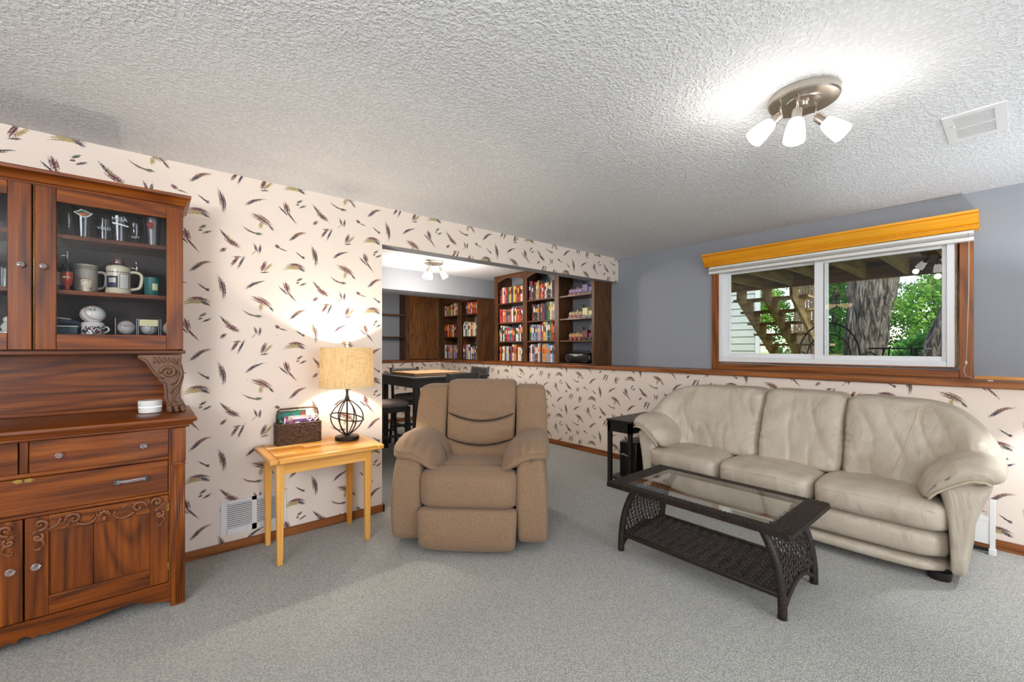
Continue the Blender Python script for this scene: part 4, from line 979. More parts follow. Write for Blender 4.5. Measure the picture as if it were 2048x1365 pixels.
for s_ in (-1, 1):
    def arm_fn(p, u, s_=s_):
        x = p.x; t_ = max(0, min(1, (p.z-.04)/.55))
        if s_*u.x > 0: x += s_*(-.028*(t_**3)+.006*math.sin(PI*t_))       # outer side rounds in towards the pad
        else: x += s_*(-.010*math.sin(PI*t_))
        y = p.y
        if u.y < 0: y -= .028*math.sin(PI*t_)-.018*t_
        return Vector((x, y, p.z+nz3(p, 5, .003)))
    MB().soft(.091, .40, .272, (s_*.390, .02, .318), 14, arm_fn, 10, 26, 20).obj('arm_panel', 'chenille', rc, True)
    def pad_fn(p, u, s_=s_):
        # pillow draped over the arm: the inner edge hangs down towards the seat
        q = s_*p.x; inn = max(0, (.395-q)/.19)                            # 0 outside .. 1 inner edge
        z = p.z-.115*inn**1.7-(.028*max(0, (q-.43)/.06)**2)
        z += .016*math.sin(PI*min(1, max(0, (p.y+.42)/.6)))
        if u.y < -.3:
            z += .006*math.sin(p.x*120)*min(1, (-u.y-.3)*2.5)*min(1, .3+max(0, u.z)*2)
            z -= .022*((-u.y-.3)/.7)**2*min(1, max(0, u.z)*2)
        x = p.x+s_*(-.02*inn*(1 if u.z < 0 else 0))
        y = p.y+(.020*inn if u.y < 0 else 0)
        d = groove(u.z+.1, .10, .010) if u.y < -.75 or s_*u.x > .85 else 0
        return Vector((x, y-(d if u.y < -.75 else 0), z+nz3((p.x, p.y, p.z), 9, .007)))
    MB().soft(.150, .300, .068, (s_*.345, -.105, .598), 3.8, pad_fn, 22, 30, 12).obj('arm_pad', 'chenille', rc, True)
MB().box(-.27, .27, -.33, .30, 0, .055).obj('base', 'black_wood', rc)
MB().soft(.40, .05, .42, (0, .40, .50), 8, lambda p, u: Vector((p.x, p.y+.10*(p.z-.3), p.z)), 10).obj('rear_panel', 'chenille', rc, True)

# ================================================================== the sofa
SX = -1.100
sf = thing('leather_sofa', 'cream leather three-seat sofa with arched back and rolled arms under the window', 'sofa', (SX, 3.52, 0))
def topz(x):
    a = abs(x); 
    return .922-.012*(a/.62)**2 if a < .62 else .910-.245*((a-.62)/.42)**3.4
def planY(x):
    a = abs(x); return 0 if a < .62 else -.20*((a-.62)/.42)**1.6
def on_front(o, pts, off):
    # lay a seam line on the front of a cushion
    from mathutils.bvhtree import BVHTree
    t = BVHTree.FromPolygons([v.co.copy() for v in o.data.vertices], [tuple(p.vertices) for p in o.data.polygons]); r = []
    for p in pts:
        h = t.ray_cast(Vector((p[0], -2, p[2])), Vector((0, 1, 0)))
        if h[0] is not None: r.append((p[0], h[0].y+off, p[2]))
    return r
def back_map(x0, x1, seamed, wr):
    def fn(p, u):
        x = (x0+x1)/2+(x1-x0)/2*u.x
        zt = topz(x); zb = .40+.20*max(0, min(1, (abs(x)-.80)/.12))
        w_ = (u.z+1)/2; z = zb+(zt-zb)*w_
        lean = 3.585+.17*w_-3.52
        th = .155*(1-.25*w_)+.03*math.sin(PI*w_)
        edge = (1-abs(u.x)**seamed)**.5 if abs(u.x) < 1 else 0
        th *= .74+.26*edge
        y = lean+planY(x)*(1-.1*w_)+u.y*th
        z = z-(.015 if u.z > .9 else 0)*(1-edge)
        if u.y < 0:
            wk = mnoise.noise(Vector((x*4.5+wr, z*3.2, wr)))*.026+(1-abs(mnoise.noise(Vector((x*8+z*3.5, z*2.6-x*2.5, wr+5)))))**5*.011+mnoise.noise(Vector((x*17-z*6, z*8+x*3, wr+9)))*.003
            side = math.exp(-((1-abs(u.x))/.16)**2); pk = side*.006*math.sin(z*95+3*math.sin(z*20))
            y += (wk+pk)*(1-abs(u.z)**8)
        return Vector((x, y, z))
    return fn
BKC = []
for x0, x1, se, wr in ((-1.02, -.170, 10, 2.3), (-.172, .335, 9, 7.1), (.333, 1.035, 10, 4.4)):
    BKC += [None]; BKC[-1] = MB().soft(1, 1, 1, (0, 0, 0), 11, back_map(x0, x1, se, wr), 64, 8, 46).obj('back_cushion', 'leather', sf, True)
for x in (-.715, .700):
    pts = []
    for i in range(24):
        w_ = i/23; xx = x-(.10 if x > 0 else .02)*(1-w_)*0+(-.11*(1-w_)**1.5 if x > 0 else .02*(1-w_)); z = .46+(topz(xx)-.47)*w_
        th = .155*(1-.25*w_)+.03*math.sin(PI*w_); pts.append((xx, 3.585+.17*w_-3.52+planY(xx)*(1-.1*w_)-th*(1-.02)*(1 if w_ < .93 else .9)+.004, z))
    MB().tube(on_front(BKC[0 if x < 0 else 2], pts[1:-1], -.0005), .0030, 6).obj('seam_welt', 'leather_pipe', sf, True)
for i, (x0, x1) in enumerate(((-.885, -.325), (-.325, .258), (.258, .868))):
    def seat2(p, u, x0=x0, x1=x1, i=i):
        x = (x0+x1)/2+(x1-x0)/2*u.x; y = p.y; z = p.z
        if u.z > 0: z += .026*(1-u.x**2)*(1-(u.y)**2*.7)+.004
        if u.y < 0: y -= .030*math.cos(u.z*PI/2)*(1-abs(u.x)**6*.6)
        if u.y < -.8: z += .0; y += .003*math.sin(x*120+2*math.sin(x*33))*(1-abs(u.z))
        z += mnoise.noise(Vector((x*5, y*5, i*3.3)))*.008*(1 if u.z > 0 else 0)
        return Vector((x, y, z))
    MB().soft(1, .29, .078, (0, -.095, .335), 6.5, seat2, 30, 24, 12).obj('seat_cushion', 'leather', sf, True)
    m = MB(); xs = [x0+.05+(x1-x0-.10)*q/20 for q in range(21)]
    m.tube([(x, -.395-.012*(1-((x-(x0+x1)/2)/((x1-x0)/2))**4)+.003, .372+.018*(1-((x-(x0+x1)/2)/((x1-x0)/2))**2)) for x in xs], .0018, 6)
    m.obj('seam_welt', 'leather_pipe', sf, True)
MB().soft(.872, .34, .078, (-.008, -.04, .190), 9, lambda p, u: Vector((p.x, p.y-(.018*math.cos(u.z*PI/2)+mnoise.noise(p*6)*.008 if u.y < 0 else 0), p.z)), 40, 10, 8).obj('front_band', 'leather', sf, True)
MB().soft(.868, .335, .034, (-.008, -.055, .074), 7, lambda p, u: Vector((p.x, p.y-(.012*math.cos(u.z*PI/2) if u.y < 0 else 0), p.z)), 30, 8, 6).obj('bottom_rail', 'leather', sf, True)
for s_ in (-1, 1):
    lab = None
    # flared arm panel: outline swept from front to back
    def armp(p, u, s_=s_):
        w_ = max(0, min(1, (p.z-.05)/.49)); xi = .866-.030*w_**2-.05*w_**5; xo = .925+.100*w_**2.2*(1-.35*max(0, u.y+.6))
        x = s_*((xi+xo)/2+(xo-xi)/2*(s_*u.x)); y = p.y-(.012 if u.y < 0 else 0)+.03*w_**2*(1 if u.y < 0 else 0)
        return Vector((x, y, p.z))
    MB().soft(1, .36, .245, (0, -.01, .300), 10, armp, 8, 24, 20).obj('arm_panel', 'leather', sf, True)
    # arm pad rolling over the panel and falling to the seat
    CP = [(.762, .425, .022), (.795, .500, .050), (.855, .562, .064), (.930, .608, .066), (1.000, .604, .056), (1.036, .560, .026)]
    def cpt(t_):
        f_ = max(0, min(.9999, t_))*(len(CP)-1); k = int(f_); w_ = f_-k; P0 = CP[max(k-1, 0)]; P1 = CP[k]; P2 = CP[k+1]; P3 = CP[min(k+2, len(CP)-1)]
        return [.5*(2*P1[c]+(P2[c]-P0[c])*w_+(2*P0[c]-5*P1[c]+4*P2[c]-P3[c])*w_*w_+(3*P1[c]-P0[c]-3*P2[c]+P3[c])*w_**3) for c in range(3)]
    def padp(p, u, s_=s_):
        t_ = (s_*u.x+1)/2; x, zc, th = cpt(t_); a = cpt(t_-.02); b2 = cpt(t_+.02); tx_, tz_ = b2[0]-a[0], b2[1]-a[1]; L_ = math.hypot(tx_, tz_) or 1
        nx_, nz_ = -tz_/L_, tx_/L_
        th *= 1+.12*math.sin((p.y+.38)/.5*PI)
        w_ = u.z*th
        fz = min(1, max(0, u.z)*2.2)
        if u.y < -.5: w_ -= .030*((-u.y-.5)/.5)**2*fz
        if u.y < -.25: w_ += fz* .0028*math.sin(t_*30+u.y*2)*min(1, (-u.y-.25)*3)
        w_ += mnoise.noise(Vector((x*6*s_, p.y*5, u.z*.8+s_*4)))*.009
        y = p.y-.012*math.sin(PI*t_)*(1 if u.y < 0 else 0); sink = .10*max(0, u.y)*(1-t_)
        return Vector((s_*(x+nx_*w_), y, zc+nz_*w_-sink*.3+.02*max(0, u.y)))
    MB().soft(1, .275, 1, (0, -.115, 0), 4.6, padp, 30, 26, 12).obj('arm_pad', 'leather', sf, True)
    for off, rr in ((0, .0062),):
        m = MB(); pts = []
        for i in range(26):
            t_ = .07+.86*i/25; x, zc, th = cpt(t_); a = cpt(t_-.02); b2 = cpt(t_+.02); L_ = math.hypot(b2[0]-a[0], b2[1]-a[1]) or 1
            pts.append((s_*(x+(b2[1]-a[1])/L_*(th*.62-off)), -.386-.012*math.sin(PI*t_), zc-(b2[0]-a[0])/L_*(th*.62-off)))
        m.tube(pts, rr, 8); m.obj('piping', 'leather_pipe', sf, True)
MB().soft(.90, .03, .24, (0, .262, .30), 9, None, 20, 4, 12).obj('rear_panel', 'leather', sf, True)
for x in (-.82, .82):
    for y in (-.30, .28): MB().lathe([(.042, 0), (.048, .045)], x, y+.02, 20, sx=1.1).obj('foot', 'dark_foot', sf, True, ang=35)

# ================================================================== wicker coffee table
ct = thing('coffee_table', 'dark brown wicker coffee table with glass top and open lower shelf', 'table', (-1.137, 2.436, 0))
hl, hw, tz = .493, .299, .420
def bar(y0, y1, x0, x1): return MB().box(x0, x1, y0, y1, tz-.030, tz)
for nme, a in (('top_rail', (-hl, hl, -hw, -hw+.062)), ('top_rail', (-hl, hl, hw-.062, hw)), ('top_rail', (-hl, -hl+.105, -hw+.062, hw-.062)), ('top_rail', (hl-.105, hl, -hw+.062, hw-.062))):
    o = MB().box(a[0], a[1], a[2], a[3], tz-.030, tz-.003).obj(nme, 'wicker', ct, bevel=.005)
    m = MB(); lng = (a[1]-a[0]) > (a[3]-a[2])
    if lng:
        k = int((a[1]-a[0])/.0105)
        for i in range(k):
            x = a[0]+.003+i*.0105
            for j in range(4):
                y = a[2]+.003+j*.0155; zz = tz-.0012+(.0007 if (i+j) % 2 else -.0005)
                m.box(x, x+.0095, y, y+.0142, tz-.005, zz)
            ye = a[2] if a[2] < 0 else a[3]
            m.box(x, x+.008, ye-.0018, ye+.0018, tz-.028, tz-.003-(.001 if i % 2 else 0))
    else:
        for i in range(8):
            for j in range(31):
                x = a[0]+.002+i*.0128; y = a[2]+.002+j*.0152
                m.box(x, x+.0118, y, y+.0140, tz-.005, tz-.0012+(.0007 if (i+j) % 2 else -.0005))
        xe = a[0] if a[0] < 0 else a[1]
        for j in range(int(2*hw/.0105)): m.box(xe-.0018, xe+.0018, -hw+.002+j*.0105, -hw+.010+j*.0105, tz-.028, tz-.003)
    m.obj('woven_strands', 'wicker', o, kind='stuff')
MB().box(-hl+.100, hl-.100, -hw+.057, hw-.057, tz-.006, tz-.0015).obj('glass_panel', 'table_glass', ct)
def legx(z):
    return .438-.093*(max(z, 0)/.39)**2.6       # bowed outwards at the foot
for s_ in (-1, 1):
    for y in (-.231, .231):
        pts = [(s_*legx(.39*i/14), y*(1-.03*(i/14)), .39*i/14) for i in range(15)]
        m = MB(); m.tube(pts, .0165, 10, flat=(1.1, 1.15)); o = m.obj('leg', 'wicker', ct, True)
        m = MB()
        for i in range(46):
            z = .004+i*.0083; p = (s_*legx(z), y*(1-.03*z/.39), z)
            m.tube([(p[0]+.0178*math.cos(2*PI*k/10), p[1]+.0185*math.sin(2*PI*k/10), z) for k in range(10)], .0024, 4, closed=True)
        m.obj('strand_wrapping', 'wicker', o, True, kind='stuff')
    # open diagonal weave of the end panel
    m = MB(); H0, H1 = .105, .385
    def P(a, z, off): return (s_*(legx(z)+off), a, z)
    for d_ in (-1, 1):
        for i in range(-12, 26):
            pts = []
            for k in range(60):
                z = H0+.0+(H1-H0)*k/59; a = -.215+i*.0350+d_*(z-H0)*.62+(.0 if d_ > 0 else .1)
                lowz = H0-.035+.055*(1-(a/.215)**2)
                if -.217 < a < .217 and z > lowz: pts.append(P(a, z, .0022*math.sin(k*.95+i*PI+(0 if d_ > 0 else PI/2))))
                elif len(pts) > 2: break
                else: pts = []
            if len(pts) > 2: m.tube(pts, .0042, 6)
    m.obj('woven_panel', 'wicker', ct, True, kind='stuff')
    m = MB(); m.tube([(s_*(legx(.08)+.0), -.222+.444*k/16, .030+.085*math.sin(PI*k/16)**.8) for k in range(17)], .0105, 8, flat=(1.2, 1)); m.obj('arched_apron', 'wicker', ct, True)
# lower shelf
sx_ = .435
for a in ((-sx_, sx_, -.236, -.212), (-sx_, sx_, .212, .236), (-sx_, -sx_+.022, -.212, .212), (sx_-.022, sx_, -.212, .212)):
    MB().box(*a, .088, .110).obj('shelf_rail', 'wicker', ct, bevel=.004)
m = MB()
for d_ in (-1, 1):
    for i in range(-22, 54):
        pts = []
        for k in range(50):
            y = -.214+.428*k/49; x = -sx_+i*.0290+d_*(y+.214)*.9+(0 if d_ > 0 else .2)
            if -sx_+.01 < x < sx_-.01: pts.append((x, y, .100+.0022*math.sin(k*.95+i*PI+(0 if d_ > 0 else PI/2))))
            elif len(pts) > 2: break
            else: pts = []
        if len(pts) > 2: m.tube(pts, .0044, 6)
m.obj('woven_shelf', 'wicker', ct, True, kind='stuff')

# ================================================================== black end table with a box below, white stand
et = thing('end_table', 'narrow black wooden end table squeezed beside the left arm of the sofa', 'table', (-2.305, 3.53, 0))
ex0, ex1, ey0, ey1 = -2.446, -2.196, 3.215, 3.84
bx('table_top', 'black_wood', et, ex0-.008, ex1+.008, ey0-.008, ey1+.008, .569, .587, bevel=.002)
for a in ((ex0, ex1, ey0, ey0+.018), (ex0, ex1, ey1-.018, ey1), (ex0, ex0+.018, ey0+.02, ey1-.02), (ex1-.018, ex1, ey0+.02, ey1-.02)): bx('apron', 'black_wood', et, *a, .478, .569)
for x in (ex0, ex1-.034):
    for y in (ey0, ey1-.034): bx('leg', 'black_wood', et, x, x+.034, y, y+.034, 0, .569, bevel=.002)
bx('lower_shelf', 'black_wood', et, ex0+.004, ex1-.004, ey0+.02, ey1-.02, .045, .062)
sb = thing('speaker_box', 'black upright box with a small glossy grip, on the end table\'s lower shelf', 'box', (-2.29, 3.50, .063))
bx('cabinet_body', 'black_plastic', sb, -2.395, -2.215, 3.33, 3.70, .063, .375, bevel=.008)
MB().tube([(-2.37, 3.327, .255), (-2.34, 3.318, .262), (-2.30, 3.318, .252), (-2.275, 3.327, .247)], .007, 8).obj('grip', 'nickel', sb, True, world=True)
ws = thing('folding_stand', 'white slatted folding stand tucked behind the right end of the sofa', 'stand', (-.16, 3.86, 0))
bx('upright', 'white_trim', ws, -.118, -.094, 3.835, 3.853, .03, .33, bevel=.002)
bx('foot', 'white_trim', ws, -.122, -.090, 3.826, 3.862, 0, .036, bevel=.003)
bx('side_panel', 'white_trim', ws, -.30, -.118, 3.840, 3.850, .06, .20)
bx('cross_rail', 'white_trim', ws, -.30, -.118, 3.838, 3.852, .20, .225)
bx('cross_rail', 'black_plastic', ws, -.30, -.118, 3.838, 3.852, .015, .035)
bx('upright', 'white_trim', ws, -.318, -.300, 3.835, 3.853, 0, .25, bevel=.002)

# ================================================================== the alcove: bookcases, books, oak door
rnd = random.Random(21)
def bookcase(label, xs_st, zs, top, side_x, cols, arch=False, openback=True):
    t = thing('bookcase', label, 'bookcase', ((xs_st[0][0]+xs_st[-1][1])/2, 4.08, 1.026))
    for i, (a, b_) in enumerate(xs_st):
        bx('stile', 'oak_dark_z', t, a, b_, YK-.006, YK+.014, 1.027, top, bevel=.002)
        last = i == len(xs_st)-1
        c0 = a+.004 if not last else b_-.020
        bx('side_panel' if last or i == 0 else 'divider', 'oak_dark_z', t, c0, c0+.018, YK+.014, YU-.002, 1.027, top)
    for i, (a, b_) in enumerate(cols):
        for z in zs: bx('shelf', 'oak_dark_x', t, a, b_, YK+.004, YU-.004, z-.018, z, bevel=.001)
        if arch:
            n = 14; pts = [(a, top)]
            for k in range(n+1): u = k/n; pts.append((a+(b_-a)*u, top-.105+.055*math.sin(PI*u)))
            pts.append((b_, top)); MB().prism(pts, 'y', YK-.004, YK+.012).obj('arched_rail', 'oak_dark_x', t, world=True)
        else: bx('top_rail', 'oak_dark_x', t, a, b_, YK-.004, YK+.012, top-.02, top)
    return t
u2 = [(-5.105, -5.030), (-4.462, -4.378), (-3.852, -3.775), (-3.245, -3.205)]
c2 = [(-5.030, -4.462), (-4.378, -3.852), (-3.775, -3.245)]
bc2 = bookcase('tall dark oak bookcase of three columns standing on the ledge, right of the alcove', u2, (1.045, 1.328, 1.600, 1.886), 2.298, None, c2, True)
u1 = [(-6.66, -6.590), (-6.105, -6.005), (-5.562, -5.512)]
c1 = [(-6.590, -6.105), (-6.005, -5.562)]
bc1 = bookcase('shorter dark oak bookcase of two columns under the blue soffit', u1, (1.045, 1.423, 1.785), 2.013, None, c1)
bx('upper_panel', 'oak_dark_x', bc1, -6.66, -5.885, YK-.006, YU-.002, 2.013, 2.25)
# book colours: bright spines as in the photograph
BC = {'dark red': '#7a1f22', 'red': '#b3302a', 'orange': '#d9772a', 'yellow': '#dba83a', 'cream': '#d9ceb2', 'white': '#dcdad4', 'light blue': '#7f9fc0', 'blue': '#2f4f86',
      'navy': '#1e2740', 'black': '#191818', 'grey': '#77777a', 'brown': '#5d4030', 'green': '#3a6a44', 'teal': '#2e6d72', 'pink': '#c4788a', 'purple': '#5b4577', 'tan': '#a98a62'}
for k, v_ in BC.items(): plain('book_'+k.replace(' ', '_'), v_, .55)
ORD = ['leftmost', 'second', 'third', 'fourth', 'fifth', 'sixth', 'seventh', 'eighth', 'ninth', 'tenth', 'eleventh', 'twelfth', 'thirteenth', 'fourteenth', 'fifteenth', 'sixteenth', 'seventeenth', 'eighteenth', 'nineteenth', 'twentieth', 'twenty-first', 'twenty-second', 'twenty-third', 'twenty-fourth', 'twenty-fifth', 'twenty-sixth', 'twenty-seventh', 'twenty-eighth']
def make_book(x, w, z, hh, dp, colr, band, rowname, idx, group, y0=None, tilt=0):
    y0 = y0 or YK+.030
    m = MB(); r = .003
    m.prism([(0, .004), (w*.25, 0), (w*.75, 0), (w, .004), (w, dp), (w-.0016, dp), (w-.0016, .010), (.0016, .010), (.0016, dp), (0, dp)], 'z', 0, hh)
    m.mi = 1; m.box(.0018, w-.0018, .008, dp-.004, .003, hh-.003)
    m.mi = 2; b0, b1, s0 = band
    m.box(w*.12, w*.88, -.0006, .004, hh*b0, hh*b1); m.box(w*.3, w*.7, -.0006, .004, hh*s0, hh*(s0+.05))
    o = m.obj('book', ['book_'+colr.replace(' ', '_'), 'paper', 'book_'+rnd.choice(['cream', 'black', 'white', 'yellow', 'red', 'navy', 'orange'])])
    o.location = (x, y0, z)
    if tilt: o.rotation_euler = (0, tilt, 0)
    tag(o, '%s book, %s on the %s' % (colr, ORD[min(idx, 27)]+' from left' if idx else 'leftmost', rowname), 'book', group)
    return o
def fill(x0, x1, z, hmin, hmax, wmin, wmax, pal, row, group, start=0.0, end=0.0):
    x = x0+.006+start; i = 0; h_ = rnd.uniform(hmin, hmax)
    while True:
        w = rnd.uniform(wmin, wmax)
        if x+w > x1-.004-end: break
        if rnd.random() < .35: h_ = rnd.uniform(hmin, hmax)
        c_ = pal[i % len(pal)] if rnd.random() < .75 else rnd.choice(pal)
        make_book(x, w-.001, z+.0005, h_+rnd.uniform(-.006, .006), rnd.uniform(.12, .16), c_, (rnd.uniform(.45, .6), rnd.uniform(.7, .9), rnd.uniform(.08, .25)), row, i, group)
        x += w; i += 1
G2 = 'books in the tall bookcase'; G1 = 'books in the short bookcase'
Z2 = (1.886, 1.600, 1.328, 1.045)
T = '%s shelf, %s column, tall bookcase'
L = c2[0]; Mc = c2[1]
fill(*L, Z2[0], .195, .235, .026, .036, ['dark red', 'red', 'cream', 'pink', 'light blue', 'navy', 'green', 'yellow', 'teal', 'yellow', 'orange', 'orange', 'brown'], T % ('top', 'left'), G2)
fill(*L, Z2[1], .19, .225, .022, .030, ['red', 'cream', 'dark red', 'orange', 'red', 'black', 'dark red', 'grey', 'black', 'red', 'pink', 'white'], T % ('second', 'left'), G2)
fill(*L, Z2[2], .17, .24, .024, .034, ['grey', 'cream', 'black', 'white', 'black', 'dark red', 'red', 'red', 'blue', 'teal', 'blue', 'navy', 'brown'], T % ('third', 'left'), G2)
fill(*L, Z2[3], .19, .25, .024, .036, ['orange', 'dark red', 'cream', 'white', 'brown', 'light blue', 'yellow', 'brown', 'purple', 'red', 'pink', 'tan'], T % ('bottom', 'left'), G2)
fill(*Mc, Z2[0], .175, .265, .022, .032, ['navy', 'blue', 'navy', 'black', 'brown', 'tan', 'cream', 'tan', 'orange', 'red', 'dark red', 'cream', 'black', 'red'], T % ('top', 'middle'), G2)
fill(*Mc, Z2[1], .20, .25, .024, .034, ['cream', 'tan', 'light blue', 'black', 'grey', 'black', 'brown', 'dark red', 'orange', 'black', 'white', 'green'], T % ('second', 'middle'), G2, .06)
fill(*Mc, Z2[2], .21, .25, .022, .030, ['black', 'green', 'light blue', 'red', 'dark red', 'blue', 'grey', 'tan', 'light blue', 'purple', 'red', 'yellow', 'white', 'grey'], T % ('third', 'middle'), G2)
fill(*Mc, Z2[3], .21, .25, .022, .032, ['pink', 'white', 'light blue', 'grey', 'brown', 'red', 'white', 'grey', 'navy', 'tan', 'yellow', 'orange', 'light blue', 'red'], T % ('bottom', 'middle'), G2)
T = '%s shelf, %s column, short bookcase'
Z1 = (1.785, 1.423, 1.045)
fill(*c1[0], Z1[0], .17, .21, .022, .032, ['cream', 'white', 'red', 'tan', 'grey', 'pink', 'black', 'yellow', 'red', 'dark red', 'cream'], T % ('top', 'left'), G1)
fill(*c1[1], Z1[0], .17, .205, .022, .032, ['red', 'dark red', 'orange', 'white', 'purple', 'cream', 'dark red', 'tan'], T % ('top', 'right'), G1, .09)
fill(*c1[0], Z1[1], .19, .235, .022, .032, ['black', 'dark red', 'black', 'red', 'orange', 'red', 'yellow', 'dark red', 'purple', 'orange', 'white', 'red'], T % ('middle', 'left'), G1)
fill(*c1[1], Z1[1], .20, .24, .022, .032, ['cream', 'white', 'light blue', 'black', 'cream', 'tan', 'white', 'brown', 'grey', 'black', 'orange'], T % ('middle', 'right'), G1)
fill(*c1[0], Z1[2], .20, .24, .022, .034, ['white', 'white', 'light blue', 'navy', 'dark red', 'pink', 'orange', 'red', 'light blue', 'brown', 'red'], T % ('bottom', 'left'), G1)
fill(*c1[1], Z1[2], .20, .24, .022, .034, ['red', 'brown', 'blue', 'light blue', 'tan', 'white', 'cream', 'black', 'white', 'cream', 'grey'], T % ('bottom', 'right'), G1)
# right column of the tall bookcase: three model engines and a radio
def engine(z, body, cab_c, label):
    t = thing('model_engine', label, 'model', (-3.50, 4.085, z))
    MB().box(-.20, .19, -.028, .028, .012, .026).obj('chassis', 'black_plastic', t)
    MB().tube([(-.18, 0, .058), (.04, 0, .058)], .032, 16).obj('boiler', body, t, True, ang=40)
    for q in range(4): MB().tube([(-.14+q*.055, 0, .058), (-.134+q*.055, 0, .058)], .034, 16).obj('boiler_band', 'gold_line', t, True, ang=40)
    MB().lathe([(.010, .085), (.010, .115), (.017, .125), (.015, .128)], -.155, 0, 12).obj('chimney', 'black_plastic', t, True, ang=35)
    MB().lathe([(.013, .085), (.013, .100), (.002, .106)], -.06, 0, 12).obj('steam_dome', 'brass', t, True, ang=35)
    MB().box(.045, .12, -.034, .034, .026, .115).box(.038, .128, -.040, .040, .115, .122).obj('driver_cab', cab_c, t, bevel=.002)
    MB().tube([(.06, -.030, .115), (.06, -.030, .150)], .008, 10).ball((.06, -.030, .152), .015, 10, 6, (1, 1, .5)).obj('lamp_post', 'black_plastic', t, True)
    MB().box(.135, .19, -.030, .030, .026, .085).obj('tender', cab_c, t, bevel=.002)
    for x in (-.15, -.08, -.01, .07, .16):
        for y in (-.031, .031): MB().lathe([(.020, -.003), (.020, .003)], 0, 0, 14, Matrix.Translation((x, y, .020)) @ Matrix.Rotation(PI/2, 4, 'X')).obj('wheel', 'red_mark' if x < .05 else 'black_plastic', t, True, ang=35)
engine(Z2[0], 'lavender', 'lavender', 'lavender and black model steam engine on the top shelf, right column')
engine(Z2[1], 'tan', 'cream', 'cream and tan model engine on the second shelf, right column')
engine(Z2[2], 'cardboard', 'maroon', 'dark maroon and gold model engine on the third shelf, right column')
rd = thing('radio', 'black portable radio with two round speakers, at the bottom of the right column', 'radio', (-3.52, 4.07, 1.0455))
MB().soft(.215, .065, .065, (0, 0, .066), 4, None, 20, 8, 8).obj('radio_body', 'black_plastic', rd, True)
for x in (-.135, .135):
    Mx = Matrix.Translation((x, -.060, .062)) @ Matrix.Rotation(PI/2, 4, 'X')
    MB().lathe([(.050, -.004), (.052, .006), (.044, .008), (.040, .002), (.012, -.001), (.010, .004), (.001, .005)], 0, 0, 24, Mx).obj('speaker_cone', 'vent_dark', rd, True, ang=30)
MB().box(-.035, .035, -.070, -.062, .085, .103).obj('display', 'mug_grey', rd)
MB().tube([(-.17, .02, .11), (-.15, .02, .145), (0, .02, .155), (.15, .02, .145), (.17, .02, .11)], .008, 8).obj('carry_handle', 'black_plastic', rd, True)
# oak cupboard and open shelves on the back wall
cu = thing('oak_cupboard', 'oak wall cupboard with one arched-panel door, left of the short bookcase', 'cabinet', (-6.80, 3.66, 1.026))
bx('cabinet_body', 'oak_dark_z', cu, XB+.005, XK-.022, 3.31, 3.968, 1.027, 2.26)
bx('stile', 'oak_dark_z', cu, XK-.022, XK-.004, 3.305, 3.375, 1.027, 2.26)
bx('stile', 'oak_dark_z', cu, XK-.022, XK-.004, 3.925, 3.968, 1.027, 2.26)
d = bx('door', 'oak_door_panel', cu, XK-.004, XK+.014, 3.372, 3.930, 1.040, 2.24, bevel=.004)
n = 16; pts = [(XK+.0145, 3.42, 1.09), (XK+.0145, 3.88, 1.09)]+[(XK+.0145, 3.88-.46*k/n, 1.975+.045*math.sin(PI*k/n)**2) for k in range(n+1)]
MB().tube(pts, .005, 6, closed=True).obj('routed_arch', 'oak_dark_z', d, True, world=True)
sh = thing('wall_shelves', 'pair of empty dark oak shelves on the blue alcove wall', 'shelf', (-6.80, 2.7, 1.41))
for z in (1.418, 1.792): bx('shelf', 'oak_dark_y', sh, XB+.003, XK-.015, 1.9, 3.300, z-.020, z, bevel=.002)

# ------------------------------------------------------------------ tall table and stools
tt = thing('pub_table', 'square dark counter-height table in the alcove', 'table', (-4.66, 2.66, 0))
a = .50
bx('table_top', 'dark_stool', tt, -5.16, -4.18, 2.145, 3.175, .885, .912, bevel=.004)
for q in ((-5.13, -4.21, 2.165, 2.187), (-5.13, -4.21, 3.133, 3.155), (-5.13, -5.108, 2.187, 3.133), (-4.232, -4.21, 2.187, 3.133)): bx('apron', 'dark_stool', tt, *q, .800, .885)
for x in (-5.10, -4.285):
    for y in (2.20, 3.065): bx('leg', 'dark_stool', tt, x, x+.062, y, y+.062, 0, .80, bevel=.004)
for q in ((-5.04, -4.285, 2.65, 2.69),): bx('stretcher', 'dark_stool', tt, *q, .22, .26)
gb = thing('game_box', 'flat wooden folding game board box lying on the tall table', 'box', (-4.68, 2.60, .912))
bx('lower_tray', 'cardboard', gb, -4.99, -4.36, 2.27, 2.93, .9125, .928, bevel=.002)
bx('upper_tray', 'cardboard', gb, -4.99, -4.36, 2.27, 2.93, .929, .946, bevel=.002)
for y in (2.42, 2.75): bx('clasp', 'brass', gb, -4.362, -4.356, y, y+.02, .922, .936)
for x in (-4.80,): bx('clasp', 'brass', gb, x, x+.02, 2.266, 2.272, .922, .936)
